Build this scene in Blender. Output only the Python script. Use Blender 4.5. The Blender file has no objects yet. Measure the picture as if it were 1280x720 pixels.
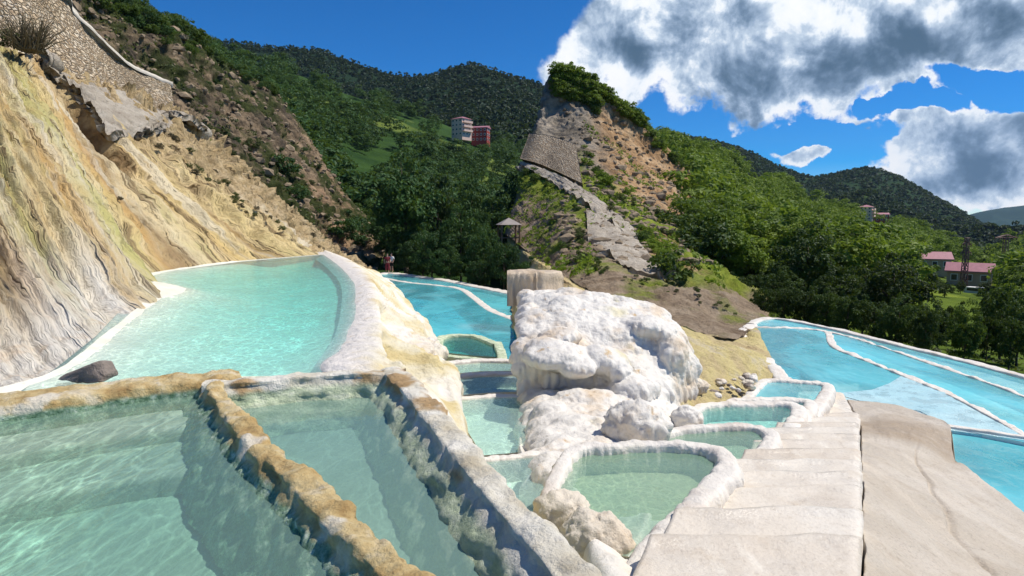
import bpy, math, random
import numpy as np
from mathutils import Vector
rs = np.random.RandomState(7)
random.seed(7)
S = bpy.context.scene
COL = S.collection
R = math.radians
PI = math.pi
# ------------------------------------------------------------------ camera
F = 800.0
TH = math.atan(90 / F)
CZ = 3.5
cam = bpy.data.cameras.new('camera')
cam.sensor_width = 36; cam.lens = 36 * F / 1280
cam.clip_start = 0.05; cam.clip_end = 20000
co = bpy.data.objects.new('camera', cam); COL.objects.link(co)
co.location = (0, 0, CZ); co.rotation_euler = (PI / 2 - TH, 0, 0)
S.camera = co
CAM = np.array([0, 0, CZ])
def ray(px, py):
    u = (px - 640) / F; v = (360 - py) / F
    return np.array([u, math.cos(TH) + v * math.sin(TH), -math.sin(TH) + v * math.cos(TH)])
def D(px, py, d):
    """point seen in direction px,py at ground distance d along +Y"""
    r = ray(px, py); return CAM + r * (d / r[1])
def Z(px, py, z):
    r = ray(px, py); return CAM + r * ((z - CZ) / r[2])
def proj(p):
    q = np.asarray(p) - CAM
    f = q[..., 1] * math.cos(TH) - q[..., 2] * math.sin(TH)
    up = q[..., 1] * math.sin(TH) + q[..., 2] * math.cos(TH)
    return 640 + F * q[..., 0] / f, 360 - F * up / f, f
# ------------------------------------------------------------------ noise
_perm = rs.permutation(256); _perm = np.concatenate([_perm, _perm, _perm])
_g = rs.normal(size=(256, 3)); _g /= np.linalg.norm(_g, axis=1)[:, None]
def pn(P):
    P = np.asarray(P, float)
    i = np.floor(P).astype(int); f = P - i; i &= 255
    w = f * f * f * (f * (f * 6 - 15) + 10)
    out = 0
    for dx in (0, 1):
        for dy in (0, 1):
            for dz in (0, 1):
                h = _perm[_perm[_perm[(i[..., 0] + dx)] + i[..., 1] + dy] + i[..., 2] + dz]
                g = _g[h]
                dot = g[..., 0] * (f[..., 0] - dx) + g[..., 1] * (f[..., 1] - dy) + g[..., 2] * (f[..., 2] - dz)
                ww = (w[..., 0] if dx else 1 - w[..., 0]) * (w[..., 1] if dy else 1 - w[..., 1]) * (w[..., 2] if dz else 1 - w[..., 2])
                out = out + dot * ww
    return out * 1.6
def fbm(P, o=4, g=0.5):
    P = np.asarray(P, float); s = 0; a = 1
    for k in range(o):
        s = s + a * pn(P * (2.03 ** k) + k * 17.3); a *= g
    return s
def ridge(P, o=4):
    P = np.asarray(P, float); s = 0; a = 1
    for k in range(o):
        s = s + a * (1 - np.abs(pn(P * (2.07 ** k) + k * 11.1)) * 2); a *= .5
    return s - 1
# ------------------------------------------------------------------ objects
def tag(o, label=None, cat=None, group=None, kind=None):
    if label: o['label'] = label
    if cat: o['category'] = cat
    if group: o['group'] = group
    if kind: o['kind'] = kind
    return o
def thing(name, loc, label, cat, group=None, rz=0):
    o = bpy.data.objects.new(name, None); COL.objects.link(o)
    o.location = loc; o.rotation_euler = (0, 0, rz); o.empty_display_size = .2
    return tag(o, label, cat, group)
def link(name, me, mat, parent=None, origin=None):
    if mat is not None and not me.materials: me.materials.append(mat)
    o = bpy.data.objects.new(name, me); COL.objects.link(o)
    if parent is not None: o.parent = parent
    return o
def mesh(name, V, Fc, smooth=True, uv=None, uv2=None):
    V = np.asarray(V, float).reshape(-1, 3)
    me = bpy.data.meshes.new(name)
    me.from_pydata(V.tolist(), [], [tuple(int(i) for i in f) for f in Fc] if not isinstance(Fc, np.ndarray) else Fc.tolist())
    if smooth: me.polygons.foreach_set('use_smooth', [True] * len(me.polygons))
    for nm, u in (('uv', uv), ('uvn', uv2)):
        if u is not None:
            li = np.empty(len(me.loops), dtype=np.int32); me.loops.foreach_get('vertex_index', li)
            l = me.uv_layers.new(name=nm)
            l.data.foreach_set('uv', np.asarray(u, float).reshape(-1, 2)[li].ravel())
    me.update()
    return me
def gridfaces(nv, nu, closed=False):
    a = np.arange(nv * nu).reshape(nv, nu)
    if closed: a = np.concatenate([a, a[:, :1]], 1)
    return np.stack([a[:-1, :-1], a[:-1, 1:], a[1:, 1:], a[1:, :-1]], -1).reshape(-1, 4)
def cr(P, n, closed=False):
    """Catmull-Rom through the control points on axis 0, n samples"""
    P = np.asarray(P, float); m = len(P)
    if closed:
        Q = np.concatenate([P[-1:], P, P[:2]]); t = np.linspace(0, m, n, endpoint=False)
    else:
        Q = np.concatenate([2 * P[:1] - P[1:2], P, 2 * P[-1:] - P[-2:-1]]); t = np.linspace(0, m - 1, n)
    i = np.minimum(t.astype(int), (m if closed else m - 1) - 1); f = (t - i)
    f = f.reshape((-1,) + (1,) * (P.ndim - 1))
    a, b, c, d = Q[i], Q[i + 1], Q[i + 2], Q[i + 3]
    return .5 * (2 * b + (c - a) * f + (2 * a - 5 * b + 4 * c - d) * f * f + (3 * b - a - 3 * c + d) * f ** 3)
def loft(rows, nu, nv):
    G = np.array(rows, float)
    G = cr(G.transpose(1, 0, 2), nu).transpose(1, 0, 2)
    return cr(G, nv)
def gnorm(G):
    n = np.cross(np.gradient(G, axis=1), np.gradient(G, axis=0))
    l = np.linalg.norm(n, axis=-1, keepdims=True); n = n / np.maximum(l, 1e-9)
    c = CAM - G
    s = np.sign((n * c).sum(-1).mean()); return n * (s if s else 1)
def guv(G):
    du = np.linalg.norm(np.diff(G, axis=1), axis=-1).mean(0); dv = np.linalg.norm(np.diff(G, axis=0), axis=-1).mean(1)
    u = np.concatenate([[0], np.cumsum(du)]); v = np.concatenate([[0], np.cumsum(dv)])
    U, Vv = np.meshgrid(u, v); un, vn = np.meshgrid(np.linspace(0, 1, G.shape[1]), np.linspace(0, 1, G.shape[0]))
    return np.stack([U, Vv], -1), np.stack([un, vn], -1)
def sheet(name, G, mat, parent=None, origin=(0, 0, 0), uv=None):
    u1, u2 = guv(G) if uv is None else uv
    o = link(name, mesh(name, G - np.array(origin), gridfaces(G.shape[0], G.shape[1]), True, u1, u2), mat, parent)
    if parent is None: o.location = origin
    return o
def columns(cols, nr=6, pw=1.0):
    """cols: (top(px,py,d), mid(px,py), base(px,py,d)); planar slope: 1/d linear along the column"""
    rows = []
    for k in range(nr):
        t = k / (nr - 1); r = []
        for (a, m, b) in cols:
            q0 = (1 - t) * (1 - 2 * t); q1 = 4 * t * (1 - t); q2 = t * (2 * t - 1)
            px = q0 * a[0] + q1 * m[0] + q2 * b[0]; py = q0 * a[1] + q1 * m[1] + q2 * b[1]
            if len(m) > 2:
                iv = q0 / a[2] + q1 / m[2] + q2 / b[2]
            else:
                s = t ** pw; iv = (1 - s) / a[2] + s / b[2]
            r.append(D(px, py, 1 / iv))
        rows.append(r)
    return rows
def ngon(name, pts, mat, parent=None, origin=(0, 0, 0)):
    me = mesh(name, np.asarray(pts) - np.array(origin), [list(range(len(pts)))], False)
    if me.polygons[0].normal.z < 0: me.flip_normals()
    o = link(name, me, mat, parent)
    if parent is None: o.location = origin
    return o
def prism(name, pts, depth, mat, parent=None, origin=(0, 0, 0)):
    """closed slab: top outline pts, straight sides going down by depth"""
    P = np.asarray(pts) - np.array(origin); n = len(P); Q = P - np.array([0, 0, depth])
    fc = [list(range(n)), list(range(2 * n - 1, n - 1, -1))] + [[i, i + n, (i + 1) % n + n, (i + 1) % n] for i in range(n)]
    me = mesh(name, np.concatenate([P, Q]), fc, False)
    if me.polygons[0].normal.z < 0: me.flip_normals()
    return link(name, me, mat, parent)
def water_sheet(pts, mat, z=None):
    o = ngon('water', pts, mat); return tag(o, kind='structure')
def basin(name, pts, depth, mat, parent, origin, wall=True, slope=0.06):
    """floor plus sides of a pool under its waterline"""
    P = np.asarray(pts, float); n = len(P); c = P.mean(0)
    Q = P + (c - P) * slope; Q[:, 2] = P[:, 2] - depth
    P2 = P.copy(); P2[:, 2] += .02
    fc = [list(range(n, 2 * n))] + [[i, i + n, (i + 1) % n + n, (i + 1) % n] for i in range(n)]
    me = mesh(name, np.concatenate([P2, Q]) - np.array(origin), fc, False)
    if me.polygons[0].normal.z < 0: me.flip_normals()
    return link(name, me, mat, parent)
def sweep(name, path, width, h, mat, parent=None, origin=(0, 0, 0), amp=.03, step=.05, rnd=.5, drip=0., closed=False, lump=0., m=22, seed=0, nf=5., bat=(0., 0.), ledge=0.):
    """a wall or rim with a rounded top swept along a path of top-centre points"""
    P = np.asarray(path, float)
    L = np.linalg.norm(np.diff(P, axis=0), axis=1).sum()
    n = int(max(12, min(420, L / step)))
    C = cr(P, n, closed)
    T = np.gradient(C, axis=0)
    if closed: T = np.roll(C, -1, 0) - np.roll(C, 1, 0)
    T[:, 2] = 0; T /= np.linalg.norm(T, axis=1)[:, None]
    N = np.stack([T[:, 1], -T[:, 0], 0 * T[:, 0]], 1)
    w = np.interp(np.linspace(0, 1, n), np.linspace(0, 1, len(np.atleast_1d(width))), np.atleast_1d(width)) if np.size(width) > 1 else np.full(n, float(width))
    s = np.linspace(-1, 1, m)
    # superellipse profile across, then straight sides
    prof = []
    k = m // 3
    for i in range(k): prof.append((-1, -1 + i / k))
    top = m - 2 * k
    for i in range(top):
        a = PI * (1 - i / (top - 1)); e = 2 / (2 + 6 * (1 - rnd))
        prof.append((math.copysign(abs(math.cos(a)) ** e, math.cos(a)), abs(math.sin(a)) ** e))
    for i in range(k): prof.append((1, -(i + 1) / k))
    V = np.zeros((n, len(prof), 3)); NN = np.zeros_like(V)
    rt = np.minimum(w / 2 * (rnd * .9 + .1), .16)
    for j, (x, y) in enumerate(prof):
        z = (y - 1) * rt if y >= 0 else -rt + y * h
        V[:, j] = C + N * (x * (w / 2 + (bat[1 if x > 0 else 0] * max(0, -y) ** .8)))[:, None]
        V[:, j, 2] += z
        up = max(0, y)
        NN[:, j] = N * x * (1 - up * .6) + np.array([0, 0, up])
    NN /= np.maximum(np.linalg.norm(NN, axis=-1, keepdims=True), 1e-6)
    q = V * nf + seed * 7.7
    d = amp * fbm(q, 4)
    if lump: d = d + lump * np.abs(fbm(V * 3.1 + seed, 2)) + lump * .4 * np.abs(pn(V * 9 + seed))
    if ledge:
        arc = np.cumsum(np.concatenate([[0], np.linalg.norm(np.diff(C, axis=0), axis=1)]))
        qq = np.stack([np.repeat(arc[:, None] * 1.1, len(prof), 1), V[..., 2] * 7 + .4 * pn(V * 2.), np.zeros(V.shape[:2]) + seed + 3], -1)
        side = np.array([1.0 if y < .6 else 0.1 for x, y in prof])
        d = d + ledge * side * ridge(qq, 3)
    if drip:
        side = np.array([1.0 if y < .5 else 0.15 for x, y in prof])
        arc = np.cumsum(np.concatenate([[0], np.linalg.norm(np.diff(C, axis=0), axis=1)]))
        qq = np.stack([np.repeat(arc[:, None] * 11, len(prof), 1), V[..., 2] * 1.5, np.zeros(V.shape[:2]) + seed], -1)
        d = d + drip * side * np.abs(pn(qq)) * 1.5
    V = V + NN * d[..., None]
    if closed: V = np.concatenate([V, V[:1]], 0)
    Vv = V - np.array(origin)
    me = mesh(name, Vv, gridfaces(V.shape[0], V.shape[1]), True)
    if not closed:  # end caps
        pass
    return link(name, me, mat, parent)
def beamV(p, q, r0, r1=None, n=6, off=0):
    p = np.asarray(p, float); q = np.asarray(q, float); r1 = r0 if r1 is None else r1
    d = q - p; d = d / np.linalg.norm(d); a = np.cross(d, [0, 0, 1.] if abs(d[2]) < .9 else [1., 0, 0]); a /= np.linalg.norm(a); b = np.cross(d, a)
    t = np.arange(n) * 2 * PI / n
    c = np.cos(t)[:, None] * a + np.sin(t)[:, None] * b
    V = np.concatenate([p + c * r0, q + c * r1])
    Fc = [[off + i, off + (i + 1) % n, off + n + (i + 1) % n, off + n + i] for i in range(n)] + [[off + i for i in range(n)][::-1], [off + n + i for i in range(n)]]
    return V, Fc
class MB:
    def __init__(s): s.V = []; s.F = []; s.n = 0
    def add(s, V, Fc):
        V = np.asarray(V, float)
        s.V.append(V); s.F += [[i + s.n for i in f] for f in Fc]; s.n += len(V); return s
    def beam(s, p, q, r0, r1=None, n=6):
        V, Fc = beamV(p, q, r0, r1, n); return s.add(V, Fc)
    def box(s, c, sz):
        c = np.asarray(c, float); h = np.asarray(sz, float) / 2
        V = [c + h * np.array([x, y, z]) for x in (-1, 1) for y in (-1, 1) for z in (-1, 1)]
        return s.add(V, [[0, 1, 3, 2], [4, 6, 7, 5], [0, 4, 5, 1], [2, 3, 7, 6], [0, 2, 6, 4], [1, 5, 7, 3]])
    def build(s, name, mat, parent=None, smooth=False):
        return link(name, mesh(name, np.concatenate(s.V), s.F, smooth), mat, parent)
def evaluated(o):
    bpy.context.view_layer.update()
    dg = bpy.context.evaluated_depsgraph_get()
    me = bpy.data.meshes.new_from_object(o.evaluated_get(dg))
    old = o.data; bpy.data.objects.remove(o); return me
def ico(sub=2):
    import bmesh
    bm = bmesh.new(); bmesh.ops.create_icosphere(bm, subdivisions=sub, radius=1)
    V = np.array([v.co[:] for v in bm.verts]); Fc = [[v.index for v in f.verts] for f in bm.faces]; bm.free(); return V, Fc
def blob(name, lumps, vox, mat, parent=None, origin=(0, 0, 0), amp=.03, nf=4., smooth=4, cauli=0., seed=0, drip=0.):
    """lumps (centre, radii) fused into one continuous rock mesh"""
    IV, IF = ico(3); mb = MB()
    for c, r in lumps: mb.add(IV * np.asarray(r) + np.asarray(c), IF)
    o = mb.build('tmp', None)
    m = o.modifiers.new('r', 'REMESH'); m.mode = 'VOXEL'; m.voxel_size = vox
    s_ = o.modifiers.new('s', 'SMOOTH'); s_.factor = .5; s_.iterations = smooth
    me = evaluated(o)
    n = len(me.vertices); V = np.empty(n * 3); me.vertices.foreach_get('co', V); V = V.reshape(-1, 3)
    N = np.empty(n * 3); me.vertices.foreach_get('normal', N); N = N.reshape(-1, 3)
    d = amp * fbm(V * nf + seed, 4)
    if cauli:
        d = d + cauli * (np.abs(pn(V * 6.5 + 3 + seed)) + .6 * np.abs(pn(V * 13 + seed)) + .35 * np.abs(pn(V * 27))) * 1.4
    if drip: d = d + drip * np.abs(pn(V * np.array([8, 8, .9]) + seed)) * np.clip(1.2 - np.abs(N[:, 2]) * 1.3, 0, 1) * 1.6
    V = V + N * d[:, None] - np.array(origin)
    me.vertices.foreach_set('co', V.ravel()); me.polygons.foreach_set('use_smooth', [True] * len(me.polygons)); me.update()
    me.name = name; me.materials.clear()
    o = link(name, me, mat, parent)
    if parent is None: o.location = origin
    return o
def dup(root, loc=None, rz=None, scale=None, label=None, group=None):
    r = root.copy(); COL.objects.link(r)
    for ch in list(root.children):
        c = ch.copy(); COL.objects.link(c); c.parent = r
        for g in ch.children:
            d = g.copy(); COL.objects.link(d); d.parent = c
    if loc is not None: r.location = loc
    if rz is not None: r.rotation_euler = (0, 0, rz)
    if scale is not None: r.scale = scale
    if label: r['label'] = label
    if group: r['group'] = group
    return r
# ------------------------------------------------------------------ materials
class NT:
    def __init__(s, name):
        s.m = bpy.data.materials.new(name); s.m.use_nodes = True; s.t = s.m.node_tree; s.t.nodes.clear()
        s.out = s.t.nodes.new('ShaderNodeOutputMaterial')
    def n(s, typ, **kw):
        x = s.t.nodes.new('ShaderNode' + typ)
        for k, v in kw.items():
            if hasattr(x, k) and k not in ('Scale',): setattr(x, k, v)
        return x
    def set(s, sock, v):
        if hasattr(v, 'is_output') or isinstance(v, bpy.types.NodeSocket): s.t.links.new(v, sock)
        elif isinstance(v, (tuple, list)) and sock.type == 'RGBA': sock.default_value = tuple(v)[:3] + (1,)
        else: sock.default_value = v
    def obj(s): return s.n('TexCoord').outputs['Object']
    def uv(s, nm='uv'): x = s.n('UVMap'); x.uv_map = nm; return x.outputs[0]
    def geo(s): return s.n('NewGeometry').outputs['Position']
    def mapping(s, v, scale=(1, 1, 1), loc=(0, 0, 0), rot=(0, 0, 0)):
        x = s.n('Mapping'); s.set(x.inputs['Vector'], v); x.inputs['Scale'].default_value = scale; x.inputs['Location'].default_value = loc; x.inputs['Rotation'].default_value = rot; return x.outputs[0]
    def noise(s, v, scale=1, detail=5, rough=.55, dist=0, col=False):
        x = s.n('TexNoise'); s.set(x.inputs['Vector'], v); s.set(x.inputs['Scale'], scale); x.inputs['Detail'].default_value = detail; x.inputs['Roughness'].default_value = rough; x.inputs['Distortion'].default_value = dist
        return x.outputs['Color' if col else 'Fac']
    def voro(s, v, scale=1, feature='F1', out='Distance', rand=1):
        x = s.n('TexVoronoi'); x.feature = feature; s.set(x.inputs['Vector'], v); s.set(x.inputs['Scale'], scale); x.inputs['Randomness'].default_value = rand
        return x.outputs[out]
    def ramp(s, f, stops, interp='LINEAR'):
        x = s.n('ValToRGB'); s.set(x.inputs['Fac'], f); e = x.color_ramp; e.interpolation = interp
        while len(e.elements) < len(stops): e.elements.new(.5)
        for el, (p, c) in zip(e.elements, stops):
            el.position = p; el.color = (c, c, c, 1) if isinstance(c, (int, float)) else tuple(c)[:3] + (1,)
        return x.outputs[0]
    def mix(s, a, b, f, mode='MIX'):
        x = s.n('Mix'); x.data_type = 'RGBA'; x.blend_type = mode
        s.set(x.inputs['Factor'], f); s.set(x.inputs['A'] if False else x.inputs[6], a); s.set(x.inputs[7], b); return x.outputs[2]
    def math(s, op, a, b=0., c=0., clamp=False):
        x = s.n('Math'); x.operation = op; x.use_clamp = clamp; s.set(x.inputs[0], a); s.set(x.inputs[1], b); s.set(x.inputs[2], c); return x.outputs[0]
    def vmath(s, op, a, b=(0, 0, 0)):
        x = s.n('VectorMath'); x.operation = op; s.set(x.inputs[0], a); s.set(x.inputs[1], b); return x.outputs[0]
    def sep(s, v): x = s.n('SeparateXYZ'); s.set(x.inputs[0], v); return x.outputs
    def comb(s, a, b, c): x = s.n('CombineXYZ'); s.set(x.inputs[0], a); s.set(x.inputs[1], b); s.set(x.inputs[2], c); return x.outputs[0]
    def step(s, v, a, b):
        x = s.n('MapRange'); x.interpolation_type = 'SMOOTHSTEP'; s.set(x.inputs['Value'], v); s.set(x.inputs['From Min'], a); s.set(x.inputs['From Max'], b); return x.outputs[0]
    def bump(s, h, strength=.4, dist=.05, n=None):
        x = s.n('Bump'); s.set(x.inputs['Height'], h); x.inputs['Strength'].default_value = strength; x.inputs['Distance'].default_value = dist
        if n is not None: s.set(x.inputs['Normal'], n)
        return x.outputs[0]
    def bsdf(s, col, rough=.8, normal=None, spec=.3, **kw):
        x = s.n('BsdfPrincipled'); s.set(x.inputs['Base Color'], col); s.set(x.inputs['Roughness'], rough); x.inputs['Specular IOR Level'].default_value = spec
        if normal is not None: s.set(x.inputs['Normal'], normal)
        for k, v in kw.items(): s.set(x.inputs[k], v)
        return x.outputs[0]
    def done(s, sh, vol=None):
        s.t.links.new(sh, s.out.inputs['Surface'])
        if vol is not None: s.t.links.new(vol, s.out.inputs['Volume'])
        return s.m
def simple(name, col, rough=.7, var=.15, scale=3., spec=.3, bump=0.):
    t = NT(name); v = t.geo()
    f = t.noise(v, scale, 5)
    c = t.mix(tuple(x * (1 - var) for x in col), tuple(min(1, x * (1 + var)) for x in col), t.ramp(f, [(.3, 0), (.7, 1)]))
    nrm = t.bump(t.noise(v, scale * 4, 6), .5, bump) if bump else None
    return t.done(t.bsdf(c, rough, nrm, spec))
# ------------------------------------------------------------------ sky and sun
SUN_AZ, SUN_EL = R(83), R(57)
SV = Vector((math.sin(SUN_AZ) * math.cos(SUN_EL), math.cos(SUN_AZ) * math.cos(SUN_EL), math.sin(SUN_EL)))
sl = bpy.data.lights.new('sun', 'SUN'); sl.energy = 4.6; sl.angle = R(.53); sl.color = (1, .94, .84)
so = bpy.data.objects.new('sun', sl); COL.objects.link(so); so.rotation_euler = SV.to_track_quat('Z', 'Y').to_euler(); so.location = (60, 30, 80)
W = bpy.data.worlds.new('World'); S.world = W; W.use_nodes = True
class WN(NT):
    def __init__(s): s.t = W.node_tree; s.t.nodes.clear(); s.out = s.t.nodes.new('ShaderNodeOutputWorld')
w = WN()
sky = w.n('TexSky'); sky.sky_type = 'NISHITA'; sky.sun_disc = False; sky.sun_elevation = SUN_EL; sky.sun_rotation = SUN_AZ
sky.altitude = 1200; sky.air_density = .75; sky.dust_density = .05; sky.ozone_density = 5.0
hs = w.n('HueSaturation'); w.set(hs.inputs['Color'], sky.outputs[0]); hs.inputs['Saturation'].default_value = 1.7; hs.inputs['Value'].default_value = 1.15; hs.inputs['Hue'].default_value = .505
dr = w.n('TexCoord').outputs['Generated']
dx, dy, dz = w.sep(dr)
az = w.math('ARCTAN2', dx, dy)
el = w.math('ARCSINE', dz)
def sky_ang(px, py):
    r = ray(px, py); r = r / np.linalg.norm(r); return math.atan2(r[0], r[1]), math.asin(r[2])
ae = w.comb(az, el, 0)
wq = w.noise(dr, 7, 4, .6, col=True)
wq2 = w.noise(dr, 22, 5, .62, col=True)
def warp(a):
    v = w.vmath('ADD', ae, w.vmath('MULTIPLY', w.vmath('SUBTRACT', wq, (.5, .5, .5)), (a, a, 0)))
    return w.vmath('ADD', v, w.vmath('MULTIPLY', w.vmath('SUBTRACT', wq2, (.5, .5, .5)), (a * .55, a * .55, 0)))
aw = warp(.1); aw2 = warp(.07)
def ell(px, py, rx, ry, vec, rot=0):
    a, e = sky_ang(px, py)
    m = w.vmath('SUBTRACT', vec, (a, e, 0))
    if rot: m = w.mapping(m, rot=(0, 0, rot))
    m = w.vmath('DIVIDE', m, (rx / F, ry / F, 1))
    x = w.n('VectorMath'); x.operation = 'LENGTH'; w.set(x.inputs[0], m)
    return w.math('SUBTRACT', 1, x.outputs['Value'])
def mx(l):
    r = l[0]
    for q in l[1:]:
        x = w.n('Math'); x.operation = 'SMOOTH_MAX'; w.set(x.inputs[0], r); w.set(x.inputs[1], q); x.inputs[2].default_value = .12; r = x.outputs[0]
    return r
shape = mx([ell(800, 50, 150, 90, aw), ell(725, 50, 90, 80, aw), ell(930, 55, 170, 90, aw), ell(1010, 80, 130, 80, aw), ell(1130, 45, 190, 95, aw), ell(1245, 10, 130, 80, aw),
            ell(1190, 190, 95, 70, aw, .3), ell(1265, 205, 90, 62, aw), ell(1003, 194, 36, 15, aw2), ell(1085, 165, 26, 18, aw2), ell(1300, 175, 60, 60, aw2),
            ell(1500, 90, 190, 120, aw), ell(1900, 60, 260, 150, aw), ell(1000, -330, 420, 200, aw)])
mxm = lambda a: w.math('MINIMUM', w.math('MAXIMUM', a, 0), 1)
big = w.math('SUBTRACT', w.noise(dr, 9, 10, .6, .2), .5)
fine = w.math('SUBTRACT', w.noise(dr, 21, 9, .62, .3), .5)
fine2 = w.math('SUBTRACT', w.noise(dr, 60, 9, .65), .5)
puffs = w.math('SUBTRACT', .45, w.voro(w.vmath('ADD', dr, w.vmath('MULTIPLY', wq2, (.03, .03, .03))), 26, 'SMOOTH_F1'))
den = w.math('ADD', shape, w.math('ADD', w.math('MULTIPLY', big, .85), w.math('ADD', w.math('MULTIPLY', fine, .7), w.math('ADD', w.math('MULTIPLY', fine2, .45), w.math('MULTIPLY', puffs, .5)))))
front = w.math('SUBTRACT', az, w.math('ADD', .045, w.math('MULTIPLY', w.math('MAXIMUM', w.math('SUBTRACT', el, .22), 0), .85)))
front = w.math('ADD', front, w.math('ADD', w.math('MULTIPLY', fine, .05), w.math('MULTIPLY', fine2, .025)))
gaps = mx([ell(1240, 112, 75, 20, aw2, .35), ell(1165, 128, 45, 14, aw2, .3), ell(1110, 135, 30, 12, aw2), ell(985, 178, 130, 16, aw2), ell(1040, 168, 60, 14, aw2)])
den = w.math('SUBTRACT', den, w.math('MULTIPLY', mxm(gaps), 1.6))
cov = w.math('MULTIPLY', w.step(den, .06, .27), w.step(front, -.006, .012))
core = mx([ell(1140, 68, 150, 55, aw), ell(1235, 218, 75, 45, aw), ell(930, 105, 110, 50, aw), ell(820, 60, 70, 40, aw), ell(1500, 110, 170, 100, aw)])
# thickness seen from below: thin lit fringes are white, the deep body is blue grey
def cfield(v): return w.math('ADD', w.noise(v, 11, 6, .58, .25), w.math('MULTIPLY', w.voro(w.vmath('ADD', v, w.vmath('MULTIPLY', wq2, (.035, .035, .035))), 17, 'SMOOTH_F1'), -.55))
f0 = cfield(dr); f1 = cfield(w.vmath('ADD', dr, (.016, .004, .022))); f2 = cfield(w.vmath('ADD', dr, (.006, .002, .008)))
relief = w.math('ADD', w.math('MULTIPLY', w.math('SUBTRACT', f1, f0), 1.7), w.math('MULTIPLY', w.math('SUBTRACT', f2, f0), 2.2))
rim_ = w.math('SUBTRACT', 1, w.step(den, .1, .62))
thick = w.math('ADD', w.math('MULTIPLY', mxm(shape), .3), w.math('ADD', w.math('MULTIPLY', mxm(core), .95), w.math('ADD', w.math('MULTIPLY', big, .9), w.math('ADD', w.math('MULTIPLY', fine2, .35), w.math('ADD', relief, w.math('MULTIPLY', rim_, -.28))))))
shade = w.step(thick, -.4, 1.35)
ccol = w.ramp(shade, [(0, (1, 1, 1.0)), (.18, (.9, .94, .98)), (.34, (.56, .66, .78)), (.55, (.33, .43, .57)), (.78, (.16, .24, .35)), (1, (.06, .115, .18))])
vm = w.n('VectorMath'); vm.operation = 'SCALE'; w.set(vm.inputs[0], ccol); vm.inputs['Scale'].default_value = 9.5
fin = w.mix(hs.outputs[0], vm.outputs[0], cov)
bg = w.n('Background'); w.set(bg.inputs['Color'], fin); bg.inputs['Strength'].default_value = .1
w.t.links.new(bg.outputs[0], w.out.inputs['Surface'])
S.view_settings.view_transform = 'Standard'; S.view_settings.look = 'None'; S.view_settings.exposure = .22; S.view_settings.gamma = 1
S.cycles.use_denoising = True
S.cycles.max_bounces = 8; S.cycles.transparent_max_bounces = 24; S.cycles.diffuse_bounces = 3; S.cycles.volume_bounces = 0
S.cycles.use_fast_gi = False
# ------------------------------------------------------------------ materials
def m_water(name, col, dens, milk, milkcol, scale, gain=.9, ang=0., ior=1.22, bumpd=.01, stretch=2.2, cloudy=0.):
    t = NT(name); g = t.geo()
    v = t.mapping(g, (scale, scale / stretch, scale), rot=(0, 0, ang))
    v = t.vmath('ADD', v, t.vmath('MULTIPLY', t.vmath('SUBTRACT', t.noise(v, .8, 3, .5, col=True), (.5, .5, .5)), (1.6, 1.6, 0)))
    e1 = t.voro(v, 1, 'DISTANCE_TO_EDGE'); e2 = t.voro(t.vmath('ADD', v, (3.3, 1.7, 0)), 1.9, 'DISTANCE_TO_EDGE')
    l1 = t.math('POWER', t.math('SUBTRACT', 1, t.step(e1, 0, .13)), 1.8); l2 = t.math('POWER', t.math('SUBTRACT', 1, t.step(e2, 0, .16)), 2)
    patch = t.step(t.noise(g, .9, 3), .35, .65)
    caustic = t.math('MULTIPLY', t.math('ADD', l1, t.math('MULTIPLY', l2, .5)), t.math('ADD', .35, t.math('MULTIPLY', patch, .65)))
    tr = t.math('ADD', .84, t.math('MULTIPLY', caustic, gain))  # bright caustic net painted into the transparent colour, not focused by refraction
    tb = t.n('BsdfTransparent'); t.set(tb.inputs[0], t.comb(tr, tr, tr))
    gl = t.n('BsdfGlossy'); gl.inputs['Roughness'].default_value = .06
    h = t.math('ADD', t.noise(t.mapping(g, (1, .6, 1), rot=(0, 0, ang)), scale * 1.3, 4, .5, 1.0), t.math('MULTIPLY', e1, .5))
    nb = t.bump(h, .5, bumpd); t.set(gl.inputs['Normal'], nb)
    fr = t.n('Fresnel'); fr.inputs['IOR'].default_value = ior; t.set(fr.inputs['Normal'], nb)
    if cloudy:
        cl = t.step(t.noise(t.mapping(g, (1, .5, 1)), .35, 5, .6, .8), .35, .68)
        milk = t.math('ADD', milk - cloudy / 2, t.math('MULTIPLY', cl, cloudy)); milkcol = t.mix(milkcol, tuple(min(.85, x * .6 + .35) for x in milkcol), t.math('MULTIPLY', t.step(t.noise(g, .22, 5, .6, .5), .45, .75), .7))
    di = t.n('BsdfDiffuse'); t.set(di.inputs[0], milkcol)
    m1 = t.n('MixShader'); t.set(m1.inputs[0], milk); t.t.links.new(tb.outputs[0], m1.inputs[1]); t.t.links.new(di.outputs[0], m1.inputs[2])
    m2 = t.n('MixShader'); t.set(m2.inputs[0], fr.outputs[0]); t.t.links.new(m1.outputs[0], m2.inputs[1]); t.t.links.new(gl.outputs[0], m2.inputs[2])
    va = t.n('VolumeAbsorption'); t.set(va.inputs['Color'], col); va.inputs['Density'].default_value = dens
    return t.done(m2.outputs[0], va.outputs[0])
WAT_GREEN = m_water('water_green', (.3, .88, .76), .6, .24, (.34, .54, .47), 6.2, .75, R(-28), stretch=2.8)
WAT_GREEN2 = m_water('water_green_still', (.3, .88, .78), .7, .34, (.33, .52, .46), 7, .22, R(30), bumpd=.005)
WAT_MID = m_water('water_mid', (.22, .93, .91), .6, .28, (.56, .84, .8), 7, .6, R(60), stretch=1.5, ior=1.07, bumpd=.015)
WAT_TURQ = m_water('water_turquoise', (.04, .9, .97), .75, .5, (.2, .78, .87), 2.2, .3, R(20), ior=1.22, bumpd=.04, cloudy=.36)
WAT_STAIR = m_water('water_stair', (.3, .92, .86), .6, .25, (.58, .82, .76), 8, .5, R(40), stretch=1.5)
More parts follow.
